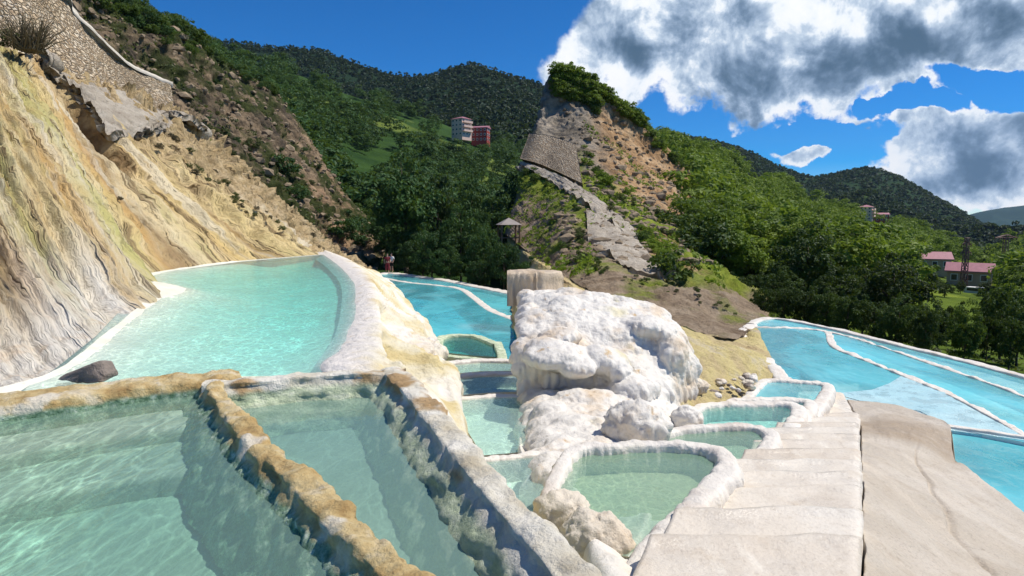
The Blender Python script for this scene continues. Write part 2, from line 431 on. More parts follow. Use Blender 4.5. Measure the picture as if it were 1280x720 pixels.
WAT_OLIVE = m_water('water_olive', (.4, .92, .7), .8, .32, (.36, .58, .46), 9, .4, R(50), stretch=1.3)
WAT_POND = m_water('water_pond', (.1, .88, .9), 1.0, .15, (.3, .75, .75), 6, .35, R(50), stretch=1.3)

def m_slope():
    t = NT('travertine_streaked'); uv = t.uv(); un = t.uv('uvn'); g = t.geo()
    U, Vv, _ = t.sep(uv); u1, v1, _ = t.sep(un)
    wv = t.vmath('ADD', uv, t.vmath('MULTIPLY', t.vmath('SUBTRACT', t.noise(g, .35, 4, .55, col=True), (.5, .5, .5)), (1.3, 1.3, 0)))
    a = t.noise(t.mapping(wv, (.42, .022, 1)), 1, 3, .5)
    b = t.noise(t.mapping(wv, (.95, .04, 1), (9, 3, 0)), 1, 4, .55)
    c = t.noise(t.mapping(wv, (4.5, .3, 1), (2, 7, 0)), 1, 5, .6)
    base = t.ramp(a, [(.3, (.4, .22, .08)), (.37, (.56, .37, .15)), (.42, (.66, .55, .36)), (.46, (.62, .5, .24)), (.49, (.45, .42, .15)), (.52, (.66, .58, .4)), (.57, (.55, .37, .16)), (.62, (.36, .24, .14)), (.66, (.64, .52, .3)), (.75, (.5, .33, .17))])
    uw = t.math('ADD', u1, t.math('ADD', t.math('MULTIPLY', t.math('SUBTRACT', t.noise(g, .18, 3), .5), .09), t.math('MULTIPLY', t.math('SUBTRACT', a, .5), .05)))
    band = t.ramp(uw, [(.1, (.62, .5, .42)), (.17, (.5, .36, .24)), (.2, (.14, .08, .05)), (.215, (.5, .36, .26)), (.25, (.7, .62, .48)), (.27, (.36, .36, .1)), (.29, (.66, .58, .36)), (.325, (.5, .3, .1)), (.36, (.7, .62, .42)), (.385, (.46, .46, .16)),
                        (.42, (.68, .56, .3)), (.455, (.5, .29, .1)), (.475, (.15, .085, .05)), (.49, (.68, .58, .38)), (.53, (.56, .38, .14)), (.57, (.66, .52, .24)), (.6, (.25, .15, .08)), (.615, (.62, .48, .24)), (.68, (.6, .46, .22)), (.74, (.45, .34, .2)), (.9, (.36, .27, .17))])
    base = t.mix(base, band, t.ramp(t.noise(g, .5, 4), [(.35, .5), (.6, .9)]))
    base = t.mix(base, (.72, .67, .56), t.math('MULTIPLY', t.step(b, .56, .64), .6))
    base = t.mix(base, (.42, .26, .1), t.math('MULTIPLY', t.step(t.noise(t.mapping(wv, (2.2, .16, 1), (5, 1, 0)), 1, 5), .56, .68), .6))
    vein = t.math('SUBTRACT', 1, t.step(t.math('ABSOLUTE', t.math('SUBTRACT', b, .47)), .0, .03))
    vein = t.math('MULTIPLY', vein, t.step(t.noise(uv, .35, 3), .4, .52))
    base = t.mix(base, (.1, .055, .035), t.math('MULTIPLY', vein, .85))
    # white crust at the foot beside the near pool rim
    wm = t.math('MULTIPLY', t.step(v1, .55, .9), t.math('SUBTRACT', 1, t.step(t.math('ADD', u1, t.math('MULTIPLY', t.math('SUBTRACT', b, .5), .3)), .24, .37)))
    base = t.mix(base, t.mix((.87, .84, .78), (.8, .68, .56), t.step(t.noise(g, 1.6, 5), .52, .72)), wm)
    # brown broken rock and dry earth towards the far end and under the apron
    bm = t.math('MULTIPLY', t.step(t.math('ADD', t.math('SUBTRACT', u1, t.math('MULTIPLY', v1, .62)), t.math('MULTIPLY', t.math('SUBTRACT', t.noise(g, .5, 5), .5), .5)), .28, .5), .85)
    earth = t.ramp(t.noise(g, 1.4, 7, .65), [(.3, (.1, .065, .035)), (.45, (.26, .18, .1)), (.58, (.42, .31, .19)), (.72, (.55, .44, .3))])
    base = t.mix(base, earth, bm)
    # a dark brown hollow high on the flank
    e = t.vmath('DIVIDE', t.vmath('SUBTRACT', t.vmath('ADD', un, t.vmath('MULTIPLY', t.vmath('SUBTRACT', t.noise(g, .8, 4, col=True), (.5, .5, .5)), (.06, .12, 0))), (.515, .36, 0)), (.024, .18, 1))
    x = t.n('VectorMath'); x.operation = 'LENGTH'; t.set(x.inputs[0], e)
    base = t.mix(t.ramp(t.noise(g, 2.4, 6), [(.35, (.09, .05, .025)), (.65, (.3, .18, .09))]), base, t.step(x.outputs['Value'], .65, 1.15))
    sp = t.step(t.noise(g, 9, 5, .7), .58, .72)
    base = t.mix(base, (.3, .2, .11), t.math('MULTIPLY', sp, .4))
    base = t.mix(base, (.8, .62, .26), .16)
    pit = t.step(t.noise(t.mapping(wv, (7, 1.6, 1)), 1, 7, .7), .55, .63)
    base = t.mix(base, (.3, .2, .1), t.math('MULTIPLY', pit, .22))
    h = t.math('ADD', t.math('ADD', t.math('MULTIPLY', c, 2.2), t.math('MULTIPLY', vein, -1.2)), t.math('ADD', t.noise(g, 5, 9, .75), t.math('ADD', t.math('MULTIPLY', t.noise(g, 22, 6, .7), .3), t.math('MULTIPLY', pit, -.35))))
    return t.done(t.bsdf(base, .75, t.bump(h, .8, .15), .25))
M_SLOPE = m_slope()
def m_white(name, c0=(.68, .65, .6), c1=(.66, .55, .43), c2=(.5, .34, .18), stain=.55, drip=True, bump=.04, sc=1.):
    t = NT(name); g = t.geo()
    n1 = t.noise(g, 1.1 * sc, 5, .6); n2 = t.noise(t.mapping(g, (5 * sc, 5 * sc, 1.1 * sc)), 1, 5, .6)
    col = t.mix(c0, c1, t.math('MULTIPLY', t.step(n1, .5, .72), stain + .2))
    col = t.mix(col, c2, t.math('MULTIPLY', t.math('MULTIPLY', t.step(n2, .55, .72), t.step(t.noise(g, 1.9 * sc, 4), .47, .62)), stain))
    col = t.mix(col, (.62, .55, .3), t.math('MULTIPLY', t.step(t.noise(g, .8 * sc, 4, .5, 1), .6, .75), stain * .7))
    h = t.math('ADD', t.math('MULTIPLY', t.math('MULTIPLY', t.math('SUBTRACT', 1, t.voro(g, 16 * sc, 'SMOOTH_F1')), t.step(t.noise(g, 1.3, 3), .45, .6)), .6), t.math('ADD', t.math('MULTIPLY', t.noise(g, 30 * sc, 6, .7), .6), t.math('ADD', t.math('MULTIPLY', t.noise(g, 7 * sc, 4), .8), t.noise(t.mapping(g, (9 * sc, 9 * sc, 1.3 * sc)), 1, 5))))
    return t.done(t.bsdf(col, t.ramp(t.noise(g, 4), [(.4, .35), (.65, .75)]), t.bump(h, .7, bump), .4))
M_MOUND = m_white('travertine_white', (.72, .68, .61), (.66, .54, .4), (.5, .33, .15), 1., bump=.035)
M_RIMW = m_white('rim_white', (.74, .69, .61), (.6, .5, .41), (.48, .36, .24), .5, bump=.025, sc=1.6)
M_BOULD = m_white('travertine_buff', (.7, .62, .5), (.6, .48, .34), (.4, .26, .13), .6, sc=1.4)
M_BLOCK = m_white('travertine_block', (.56, .45, .32), (.48, .34, .2), (.32, .18, .08), .95, sc=.9)
def m_gold():
    t = NT('rim_golden'); g = t.geo(); x, y, z = t.sep(g)
    n = t.noise(g, 3.2, 6, .62); n2 = t.noise(g, 14, 6, .7)
    top = t.ramp(n, [(.3, (.34, .21, .08)), (.43, (.5, .35, .15)), (.54, (.6, .47, .24)), (.66, (.7, .6, .42))])
    top = t.mix(top, (.2, .11, .04), t.math('MULTIPLY', t.step(n2, .55, .7), .55))
    top = t.mix(top, (.74, .69, .58), t.math('MULTIPLY', t.step(t.noise(g, 1.5, 4), .6, .66), .8))
    side = t.ramp(t.noise(g, 13, 8, .72), [(.36, (.09, .18, .1)), (.5, (.24, .36, .23)), (.6, (.46, .57, .42)), (.68, (.74, .79, .66))])
    wl = t.math('ADD', z, t.math('MULTIPLY', t.math('SUBTRACT', n, .5), .12))
    col = t.mix(side, top, t.step(wl, 1.63, 1.68))
    h = t.math('ADD', t.noise(g, 18, 7, .7), t.math('MULTIPLY', t.voro(g, 9, 'SMOOTH_F1'), .7))
    return t.done(t.bsdf(col, .8, t.bump(h, .9, .05), .25))
M_GOLD = m_gold()
def m_greywall():
    t = NT('rim_grey'); g = t.geo(); x, y, z = t.sep(g)
    n = t.noise(g, 2.6, 6, .62)
    top = t.ramp(n, [(.32, (.54, .47, .34)), (.48, (.7, .65, .53)), (.6, (.8, .76, .66))])
    top = t.mix(top, (.42, .25, .09), t.math('MULTIPLY', t.step(t.noise(t.mapping(g, (1, 1, 1), (4, 2, 1)), 1.1, 4), .5, .58), .85))
    side = t.ramp(t.noise(t.mapping(g, (5, 5, 14)), 1, 8, .7), [(.33, (.34, .42, .27)), (.5, (.54, .61, .42)), (.68, (.74, .77, .6))])
    wl = t.math('ADD', z, t.math('MULTIPLY', t.math('SUBTRACT', n, .5), .16))
    col = t.mix(side, top, t.step(wl, 1.6, 1.68))
    h = t.math('ADD', t.noise(g, 15, 7, .7), t.math('MULTIPLY', t.voro(g, 7, 'SMOOTH_F1'), .8))
    return t.done(t.bsdf(col, .8, t.bump(h, .9, .06), .25))
M_GREYW = m_greywall()
def m_floor(name, a, b, dark=None, sc=2.):
    t = NT(name); g = t.geo()
    col = t.mix(a, b, t.ramp(t.noise(g, sc, 6, .6), [(.35, 0), (.65, 1)]))
    col = t.mix(col, dark or tuple(x * .75 for x in a), t.math('MULTIPLY', t.step(t.noise(g, sc * 4, 5, .7), .58, .72), .5))
    return t.done(t.bsdf(col, .8, t.bump(t.noise(g, 14, 6, .7), .5, .03), .2))
M_FLG = m_floor('floor_green', (.31, .35, .28), (.4, .43, .36))
M_FLM = m_floor('floor_mid', (.74, .72, .62), (.64, .62, .5))
M_FLW = m_floor('floor_white', (.78, .78, .74), (.7, .71, .68), (.62, .66, .64), .5)
M_FLO = m_floor('floor_olive', (.5, .47, .33), (.42, .43, .3), (.36, .3, .14), 1.5)
def m_outer():
    t = NT('travertine_flank'); uv = t.uv(); un = t.uv('uvn'); g = t.geo(); u1, v1, _ = t.sep(un)
    n = t.noise(g, .55, 5, .6, .6); n2 = t.noise(g, 2.5, 6, .65)
    col = t.ramp(n, [(.3, (.5, .36, .15)), (.42, (.63, .52, .27)), (.5, (.72, .66, .5)), (.6, (.78, .73, .66)), (.72, (.66, .52, .28))])
    col = t.mix((.76, .71, .65), col, t.step(t.math('ADD', v1, t.math('MULTIPLY', t.math('SUBTRACT', n2, .5), .2)), .18, .34))
    col = t.mix(col, (.42, .27, .1), t.math('MULTIPLY', t.step(n2, .57, .7), .45))
    h = t.math('ADD', t.noise(g, 7, 7, .7), t.math('MULTIPLY', t.voro(g, 6, 'SMOOTH_F1'), .5))
    return t.done(t.bsdf(col, .75, t.bump(h, .8, .08), .25))
M_OUTER = m_outer()
def m_stairs(name, a, b, c, wet=.3, sc=1., dirt=None, worn=True):
    t = NT(name); g = t.geo()
    n = t.noise(g, .9 * sc, 5, .6, .5); n2 = t.noise(g, 3.5 * sc, 6, .65)
    col = t.mix(a, b, t.step(n, .42, .62)); col = t.mix(col, c, t.math('MULTIPLY', t.step(n2, .52, .7), .5))
    if dirt:
        e = t.vmath('DIVIDE', t.vmath('SUBTRACT', t.vmath('ADD', g, t.vmath('MULTIPLY', t.vmath('SUBTRACT', t.noise(g, 1.2, 4, col=True), (.5, .5, .5)), (1.2, 1.6, 0))), dirt[0]), dirt[1])
        x = t.n('VectorMath'); x.operation = 'LENGTH'; t.set(x.inputs[0], e)
        col = t.mix(col, dirt[2], t.math('MULTIPLY', t.math('SUBTRACT', 1, t.step(x.outputs['Value'], .35, 1.1)), .75))
    if not worn: col = t.mix(col, t.mix((.52, .43, .32), (.7, .66, .58), t.n('ObjectInfo').outputs['Random']), .4)
    ripple = t.voro(t.vmath('ADD', g, t.vmath('MULTIPLY', t.noise(g, 3, 3, col=True), (.3, .3, .3))), 7 * sc, 'SMOOTH_F1')
    h = t.math('ADD', t.noise(g, 26, 7, .7), t.math('MULTIPLY', ripple, .6))
    col = t.mix(col, tuple(x * .62 for x in c), t.math('MULTIPLY', t.step(t.noise(g, 9 * sc, 8, .75), .55, .68), .4 if worn else .3))
    col = t.mix(col, tuple(min(.85, x * 1.25) for x in a), t.math('MULTIPLY', t.step(t.noise(t.mapping(g, (1.2, .35, 1), rot=(0, 0, .5)), 1.6, 7, .7), .56, .66), .5))
    ro = t.ramp(t.noise(g, 2.2, 5), [(.4, wet), (.6, .7)])
    gr = t.noise(g, 38, 4, .8); col = t.mix(col, tuple(x * .5 for x in c), t.math('MULTIPLY', t.step(gr, .5, .68), .45 if worn else .25))
    ck = t.math('SUBTRACT', 1, t.step(t.voro(t.vmath('ADD', g, t.vmath('MULTIPLY', t.noise(g, 2, 5, .7, col=True), (.9, .9, .3))), .9 * sc, 'DISTANCE_TO_EDGE'), 0, .02))
    col = t.mix(col, tuple(x * .45 for x in c), t.math('MULTIPLY', ck, t.math('MULTIPLY', t.step(t.noise(g, .8, 3), .5, .62), .2 if worn else 0.)))
    h = t.math('ADD', h, t.math('MULTIPLY', ck, -.25 if worn else 0.))
    return t.done(t.bsdf(col, ro, t.bump(h, .6 if worn else .5, .05 if worn else .025), .45))
M_STEP = m_stairs('stair_white', (.7, .64, .55), (.63, .55, .45), (.5, .39, .27), .18, 1., None, False)
M_APRON = m_stairs('terrace_beige', (.5, .43, .34), (.57, .5, .41), (.4, .32, .23), .5, .7, ((7.0, 10.9, 0), (1.5, 1.3, 99), (.34, .25, .16)))
M_SHELFW = m_stairs('shelf_wet', (.4, .64, .69), (.48, .7, .73), (.45, .66, .68), .12, .5)
M_SHELF = m_floor('shelf_white', (.72, .72, .68), (.8, .79, .75), (.66, .68, .66), .7)
def m_rubble(name, cols, green, gsc, gthr, sc=.25, bump=.6):
    t = NT(name); g = t.geo(); un = t.uv('uvn')
    rock = t.ramp(t.noise(g, sc, 8, .68), list(zip([.3, .43, .53, .64, .75], cols)))
    cell = t.voro(g, sc * 3.2, 'F1', 'Color'); rock = t.mix(rock, cell, .16, 'SOFT_LIGHT') if False else rock
    un_, vn_, _z = t.sep(un); scree = t.step(t.math('ADD', un_, t.math('MULTIPLY', t.math('SUBTRACT', t.noise(g, .12, 5, .6), .5), .35)), .74, .82)
    rock = t.mix(rock, t.ramp(t.noise(g, sc * 2.5, 8, .7), [(.32, (.16, .1, .06)), (.5, (.36, .24, .145)), (.68, (.5, .36, .23))]), t.math('MULTIPLY', scree, .85))
    gm = t.step(t.noise(t.mapping(g, (1, 1, 1), (3, 8, 1)), gsc, 6, .62), gthr, gthr + .1)
    gc = t.ramp(t.noise(g, sc * 4, 6, .7), [(.3, green[0]), (.7, green[1])])
    col = t.mix(rock, gc, gm)
    h = t.math('ADD', t.noise(g, sc * 3, 9, .75), t.math('MULTIPLY', t.voro(g, sc * 3.2), .6))
    return t.done(t.bsdf(col, .9, t.bump(h, 1., bump), .1))
M_RUB = m_rubble('rubble_brown', [(.04, .036, .032), (.1, .078, .055), (.19, .14, .09), (.36, .26, .165), (.13, .115, .1)], [(.02, .03, .01), (.065, .075, .022)], .085, .43)
def m_spur():
    t = NT('hillside_spur'); g = t.geo(); un = t.uv('uvn'); u, v, _ = t.sep(un)
    nz = t.math('SUBTRACT', t.noise(g, .09, 6, .6), .5); nf = t.noise(g, .3, 8, .7)
    rock = t.ramp(nf, [(.3, (.07, .06, .05)), (.45, (.2, .17, .13)), (.58, (.33, .28, .22)), (.72, (.45, .38, .29))])
    rub = t.ramp(nf, [(.3, (.17, .11, .06)), (.48, (.36, .22, .11)), (.6, (.48, .33, .19)), (.75, (.58, .44, .28))])
    grn = t.ramp(t.noise(g, .7, 7, .7), [(.3, (.08, .11, .012)), (.5, (.2, .25, .03)), (.7, (.33, .34, .06))])
    low = t.ramp(t.noise(t.mapping(g, (1, 1, .4)), .55, 8, .7), [(.3, (.16, .11, .07)), (.5, (.33, .25, .17)), (.7, (.46, .37, .27))])
    vv = t.math('ADD', v, t.math('MULTIPLY', nz, .35))
    uu = t.math('ADD', u, t.math('MULTIPLY', nz, .3))
    col = t.mix(rock, rub, t.step(uu, .3, .42))
    gm = t.math('MULTIPLY', t.step(t.math('SUBTRACT', vv, t.math('MULTIPLY', u, .12)), .27, .36), t.step(t.noise(g, .16, 6, .65), .34, .46))
    col = t.mix(col, grn, gm)
    lm = t.math('MULTIPLY', t.step(vv, .62, .72), t.step(t.noise(t.mapping(g, loc=(5, 5, 5)), .22, 5, .6), .35, .5))
    col = t.mix(col, low, lm)
    h = t.math('ADD', t.noise(g, .9, 9, .75), t.math('MULTIPLY', t.voro(g, 1.0), .5))
    return t.done(t.bsdf(col, .9, t.bump(h, 1., .45), .1))
M_SPUR = m_spur()
def m_sand():
    t = NT('sand_yellow'); g = t.geo()
    n = t.noise(t.mapping(g, (1, .35, 1)), .7, 6, .62, .8); n2 = t.noise(g, 4, 7, .7)
    col = t.ramp(n, [(.3, (.5, .37, .2)), (.44, (.62, .5, .27)), (.54, (.68, .57, .26)), (.64, (.66, .57, .4)), (.75, (.42, .22, .1))])
    col = t.mix(col, (.36, .25, .15), t.math('MULTIPLY', t.step(n2, .56, .68), .6))
    return t.done(t.bsdf(col, .9, t.bump(t.math('ADD', n2, t.noise(g, 20, 6, .7)), .9, .1), .1))
M_SAND = m_sand()
def m_green(name, a, b, c, sc, cthr=.6):
    t = NT(name); g = t.geo()
    col = t.ramp(t.noise(g, sc, 7, .65), [(.3, a), (.7, b)])
    col = t.mix(col, c, t.step(t.noise(g, sc * .35, 5, .6), cthr, cthr + .1))
    return t.done(t.bsdf(col, .95, t.bump(t.noise(g, sc * 2.5, 8, .7), 1., 1.2), .05))
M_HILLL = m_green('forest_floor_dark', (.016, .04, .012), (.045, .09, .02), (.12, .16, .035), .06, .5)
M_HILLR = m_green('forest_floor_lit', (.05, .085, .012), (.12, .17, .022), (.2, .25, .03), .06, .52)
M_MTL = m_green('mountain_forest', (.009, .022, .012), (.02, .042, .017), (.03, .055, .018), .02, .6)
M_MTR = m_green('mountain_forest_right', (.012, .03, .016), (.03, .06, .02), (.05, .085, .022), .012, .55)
M_MTF = m_green('mountain_far', (.02, .045, .045), (.035, .07, .055), (.04, .08, .06), .006, .6)
M_GROUND = m_green('ground_green', (.03, .05, .012), (.07, .09, .025), (.14, .12, .06), .3, .58)
def m_concrete():
    t = NT('sprayed_concrete'); g = t.geo()
    col = t.ramp(t.noise(g, .8, 7, .65), [(.3, (.3, .25, .19)), (.48, (.46, .4, .32)), (.62, (.56, .5, .41)), (.75, (.4, .36, .29))])
    col = t.mix(col, (.13, .1, .07), t.math('MULTIPLY', t.step(t.noise(t.mapping(g, (3, 1, .5)), .8, 6, .7), .56, .7), .7))
    return t.done(t.bsdf(col, .85, t.bump(t.noise(g, 5, 9, .75), 1., .2), .15))
M_CONC = m_concrete()
def m_masonry(name, sc, cols):
    t = NT(name); uv = t.uv(); g = t.geo()
    q = t.vmath('ADD', uv, t.vmath('MULTIPLY', t.vmath('SUBTRACT', t.noise(uv, 2.5, 3, col=True), (.5, .5, .5)), (.3, .3, 0)))
    e = t.voro(t.mapping(q, (sc, sc * 1.7, 1)), 1, 'DISTANCE_TO_EDGE'); c = t.voro(t.mapping(q, (sc, sc * 1.7, 1)), 1, 'F1', 'Color')
    cs, _, _ = t.sep(c)
    st = t.ramp(cs, list(zip([0, .35, .7, 1], cols)))
    st = t.mix(st, tuple(x * .55 for x in cols[1]), t.math('MULTIPLY', t.step(t.noise(g, .3, 5), .5, .7), .5))
    j = t.step(e, .02, .1)
    col = t.mix((.26, .19, .12), st, j)
    h = t.math('ADD', t.step(e, .0, .22), t.math('MULTIPLY', t.noise(g, 7, 6), .5))
    return t.done(t.bsdf(col, .85, t.bump(h, 1., .12), .15))
M_MAS = m_masonry('rubble_masonry', 4.2, [(.45, .33, .21), (.58, .46, .31), (.66, .56, .42), (.5, .42, .32)])
M_MAS2 = m_masonry('grey_masonry', 1.3, [(.22, .18, .13), (.3, .25, .19), (.37, .32, .25), (.27, .23, .18)])
def m_leaf(name, a, b, c, tr=.3, sat=1.):
    t = NT(name); g = t.geo()
    oi = t.n('ObjectInfo').outputs['Random']
    n = t.noise(g, .55, 3, .6)
    n3 = t.noise(g, .11, 3, .6)
    f = t.math('ADD', t.math('MULTIPLY', oi, .45), t.math('ADD', t.math('MULTIPLY', n, .45), t.math('MULTIPLY', t.math('SUBTRACT', n3, .32), .8)))
    col = t.ramp(f, [(.2, a), (.55, b), (.95, c)])
    col = t.mix(col, tuple(x * 1.7 for x in c), t.math('MULTIPLY', t.step(t.noise(g, 5, 2), .6, .75), .35))
    d = t.bsdf(col, .6, None, .25); tl = t.n('BsdfTranslucent'); t.set(tl.inputs[0], t.mix(col, (.3, .4, .03), .35))
    m = t.n('MixShader'); m.inputs[0].default_value = tr; t.t.links.new(d, m.inputs[1]); t.t.links.new(tl.outputs[0], m.inputs[2])
    return t.done(m.outputs[0])
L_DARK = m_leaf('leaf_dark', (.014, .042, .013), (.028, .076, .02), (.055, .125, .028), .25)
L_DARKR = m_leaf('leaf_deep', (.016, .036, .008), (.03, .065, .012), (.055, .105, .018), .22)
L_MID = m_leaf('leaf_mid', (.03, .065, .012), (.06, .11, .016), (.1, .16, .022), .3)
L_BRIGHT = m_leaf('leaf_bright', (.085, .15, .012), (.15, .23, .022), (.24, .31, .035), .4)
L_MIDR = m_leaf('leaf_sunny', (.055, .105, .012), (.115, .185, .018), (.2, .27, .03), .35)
L_OLIVE = m_leaf('leaf_olive', (.04, .055, .018), (.07, .09, .028), (.11, .12, .04), .25)
L_DRY = m_leaf('twig_dry', (.06, .05, .03), (.1, .08, .045), (.14, .11, .06), .1)
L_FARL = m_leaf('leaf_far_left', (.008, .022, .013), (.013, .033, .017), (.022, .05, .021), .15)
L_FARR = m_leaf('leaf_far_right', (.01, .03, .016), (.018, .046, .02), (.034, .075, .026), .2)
M_BARK = simple('bark', (.09, .07, .05), .9, .3, 6)
M_ROCK = simple('rock_brown', (.24, .185, .125), .9, .4, 1.5, .1, .1)
M_ROCKD = simple('rock_dark', (.24, .2, .17), .8, .35, 5, .2, .05)
M_WOOD = simple('weathered_wood', (.2, .13, .08), .85, .3, 3)

def haze():
    t = NT('haze_air'); v = t.n('VolumePrincipled'); v.inputs['Color'].default_value = (.45, .66, .95, 1); v.inputs['Density'].default_value = .000045; v.inputs['Anisotropy'].default_value = .1
    t.t.links.new(v.outputs[0], t.out.inputs['Volume']); mb = MB(); mb.box((0, 3400, 400), (9800, 8000, 930)); o = mb.build('haze', t.m); tag(o, 'thin blue air over the valley', 'haze', None, 'stuff')
haze()
# ------------------------------------------------------------------ left: flank with mineral streaks
ZM, ZP, ZR = 1.68, 1.6, 1.75
ZL = -1.8
def zb(px, py, z): p = Z(px, py, z); return (px, py, p[1])
cols = [((-460, -90, 30), (-360, 260), zb(-300, 590, 1.5)),
        ((-290, -20, 30), (-170, 310), zb(-60, 515, 1.5)),
        ((-200, -5, 30.5), (-75, 325), zb(30, 486, 1.52)),
        ((-130, 8, 31), (-8, 292), zb(102, 452, 1.55)),
        ((-72, 20, 31.5), (42, 240), zb(155, 410, 1.57)),
        ((-26, 30, 32), (80, 200), zb(212, 374, 1.6)),
        ((16, 42, 33), (104, 184), zb(196, 342, 1.6)),
        ((52, 58, 34), (150, 198), zb(270, 332, 1.6)),
        ((88, 76, 35), (206, 212), zb(335, 326, 1.6)),
        ((125, 94, 36.5), (258, 230), zb(385, 321.5, 1.6)),
        ((168, 114, 38.5), (315, 258), (412, 320.5, 33)),
        ((222, 142, 41), (368, 288), (434, 326, 42)),
        ((262, 172, 44), (410, 310), (455, 336, 51)),
        ((330, 238, 49), (434, 322), (470, 343, 55)),
        ((405, 302, 56), (446, 328), (482, 349, 58))]
G = loft(columns(cols, 7, .9), 430, 330)
N = gnorm(G); UV = guv(G)
U, Vv = UV[0][..., 0], UV[0][..., 1]; un, vn = UV[1][..., 0], UV[1][..., 1]
q = np.stack([U * .4 + .35 * pn(G * .22), Vv * .03, 0 * U], -1)
d = .42 * (ridge(q, 2) - .4) + .16 * ridge(np.stack([U * 1.1 + .5 * pn(G * .3), Vv * .05, 0 * U + 4], -1), 3) + .06 * fbm(np.stack([U * 3, Vv * .5, 0 * U], -1), 4) + .05 * fbm(G * 1.6, 4)
far = np.clip((un - .55) / .25, 0, 1) + np.clip(.2 - vn, 0, .2) * 1.5
d = d + .06 * ridge(np.stack([U * 2.2 + .5 * pn(G * .8), Vv * .35, 0 * U + 2], -1), 4) + .04 * ridge(G * 1.7, 3)
d = d + far * (.7 * ridge(np.stack([U * .9 + .6 * pn(G * .5), Vv * .13, 0 * U + 9], -1), 4) + .3 * ridge(G * .6, 4) + .15 * fbm(G * 2, 4))
d -= 1.6 * np.exp(-((un - .515) / .018) ** 2 - ((vn - .36) / .16) ** 2)
fade = np.clip((1 - vn) / .12, .12, 1) * (1 - .55 * np.clip((vn - .45) / .3, 0, 1) * np.clip((.36 - un) / .12, 0, 1))
G_SLOPE = G + N * (d * fade)[..., None]
o = sheet('travertine_slope', G_SLOPE, M_SLOPE, uv=UV); tag(o, 'slope streaked yellow and ochre', kind='structure'); del o['label']
def surf(G, px, py, off=0.):
    """point of a surface grid in the direction px,py, moved off metres towards the viewpoint"""
    x, y, f = proj(G); e = (x - px) ** 2 + (y - py) ** 2
    i = np.unravel_index(np.argmin(np.where(f > 0, e, 1e9)), e.shape)
    return D(px, py, G[i][1] - off)
# sprayed concrete apron over the crest
up = [(36, 66), (76, 86), (112, 102), (150, 116), (190, 132), (222, 146), (252, 165)]
lo = [(58, 82), (96, 108), (124, 142), (142, 164), (174, 170), (208, 158), (255, 172)]
md = [((a[0] + b[0]) / 2 + 2, (a[1] + b[1]) / 2 - 3) for a, b in zip(up, lo)]
rows = [[surf(G_SLOPE, x, y, .4) for x, y in up], [surf(G_SLOPE, x, y, .7) for x, y in md], [surf(G_SLOPE, x, y, .7) for x, y in lo]]
Ga = loft(rows, 150, 60); Na = gnorm(Ga); Ga = Ga + Na * (.25 * fbm(Ga * .6, 4) + .1 * ridge(Ga * 1.3, 3))[..., None]
edge = np.linspace(0, 1, 60)[:, None] ** 4
Ga = Ga + (fbm(Ga * 1.1, 3) * .4 * edge)[..., None] * np.array([0, 0, 1.])
u_, n_ = guv(Ga)
nv, nu = Ga.shape[:2]; Gb = Ga - Na * .35
Vs = np.concatenate([Ga.reshape(-1, 3), Gb.reshape(-1, 3)]); f1 = gridfaces(nv, nu); k = nv * nu
per = list(range(nu)) + [r * nu + nu - 1 for r in range(1, nv)] + [(nv - 1) * nu + c for c in range(nu - 2, -1, -1)] + [r * nu for r in range(nv - 2, 0, -1)]
fs = [list(x) for x in f1] + [list(x + k)[::-1] for x in f1] + [[per[i], per[(i + 1) % len(per)], per[(i + 1) % len(per)] + k, per[i] + k] for i in range(len(per))]
def slabify(name, G, thick, mat, parent=None, origin=(0, 0, 0)):
    Nn = gnorm(G); nv, nu = G.shape[:2]; k = nv * nu
    V = np.concatenate([G.reshape(-1, 3), (G - Nn * thick).reshape(-1, 3)]) - np.array(origin)
    f1 = gridfaces(nv, nu)
    per = list(range(nu)) + [r * nu + nu - 1 for r in range(1, nv)] + [(nv - 1) * nu + c for c in range(nu - 2, -1, -1)] + [r * nu for r in range(nv - 2, 0, -1)]
    fs = [list(x) for x in f1] + [list(x + k)[::-1] for x in f1] + [[per[i], per[(i + 1) % len(per)], per[(i + 1) % len(per)] + k, per[i] + k] for i in range(len(per))]
    u, n = guv(G); uu = np.concatenate([u.reshape(-1, 2)] * 2); nn = np.concatenate([n.reshape(-1, 2)] * 2)
    o = link(name, mesh(name, V, fs, True, uu, nn), mat, parent)
    if parent is None: o.location = origin
    return o
o = slabify('concrete_apron', Ga, .35, M_CONC, None, Ga[-1, 60])
tag(o, 'grey weathered concrete apron with broken lower edge beneath the tan stone wall', 'concrete apron')
# tan retaining wall
bt = [(-140, 30), (-40, 50), (20, 64), (60, 80), (105, 100), (160, 122), (196, 136), (221, 150)]
bt = [(x, y, surf(G_SLOPE, x, y, -.1)[1]) for x, y in bt]
tp = [(-90, -160, 3), (-10, -100, 3), (40, -48, 3), (78, -4, 2.6), (106, 34, 2.2), (150, 76, 1.6), (188, 94, 1.4), (213, 104, 1.)]
tp = [(x, y, b[2] + e) for (x, y, e), b in zip(tp, bt)]
rt = thing('retaining_wall', D(110, 108, 33), 'long tan rubble stone retaining wall stepping down above the yellow flank', 'retaining wall')
Gw = loft([[D(*a) for a in tp], [(D(*a) + D(*b)) / 2 for a, b in zip(tp, bt)], [D(*b) for b in bt]], 160, 60)
Gw = Gw + gnorm(Gw) * (.06 * fbm(Gw * 1.5, 3))[..., None]
rb = D(110, 108, 33)
slabify('masonry', Gw, .8, M_MAS, rt, rb)
cp = np.array(tp, float); cpp = np.array([D(a[0], a[1] - .5, a[2]) for a in tp])
sweep('coping', cpp + np.array([0, .3, .06]), .7, .1, simple('coping_stone', (.55, .5, .42), .85, .25, 2), rt, rb, amp=.04, step=.2, m=12, nf=2)
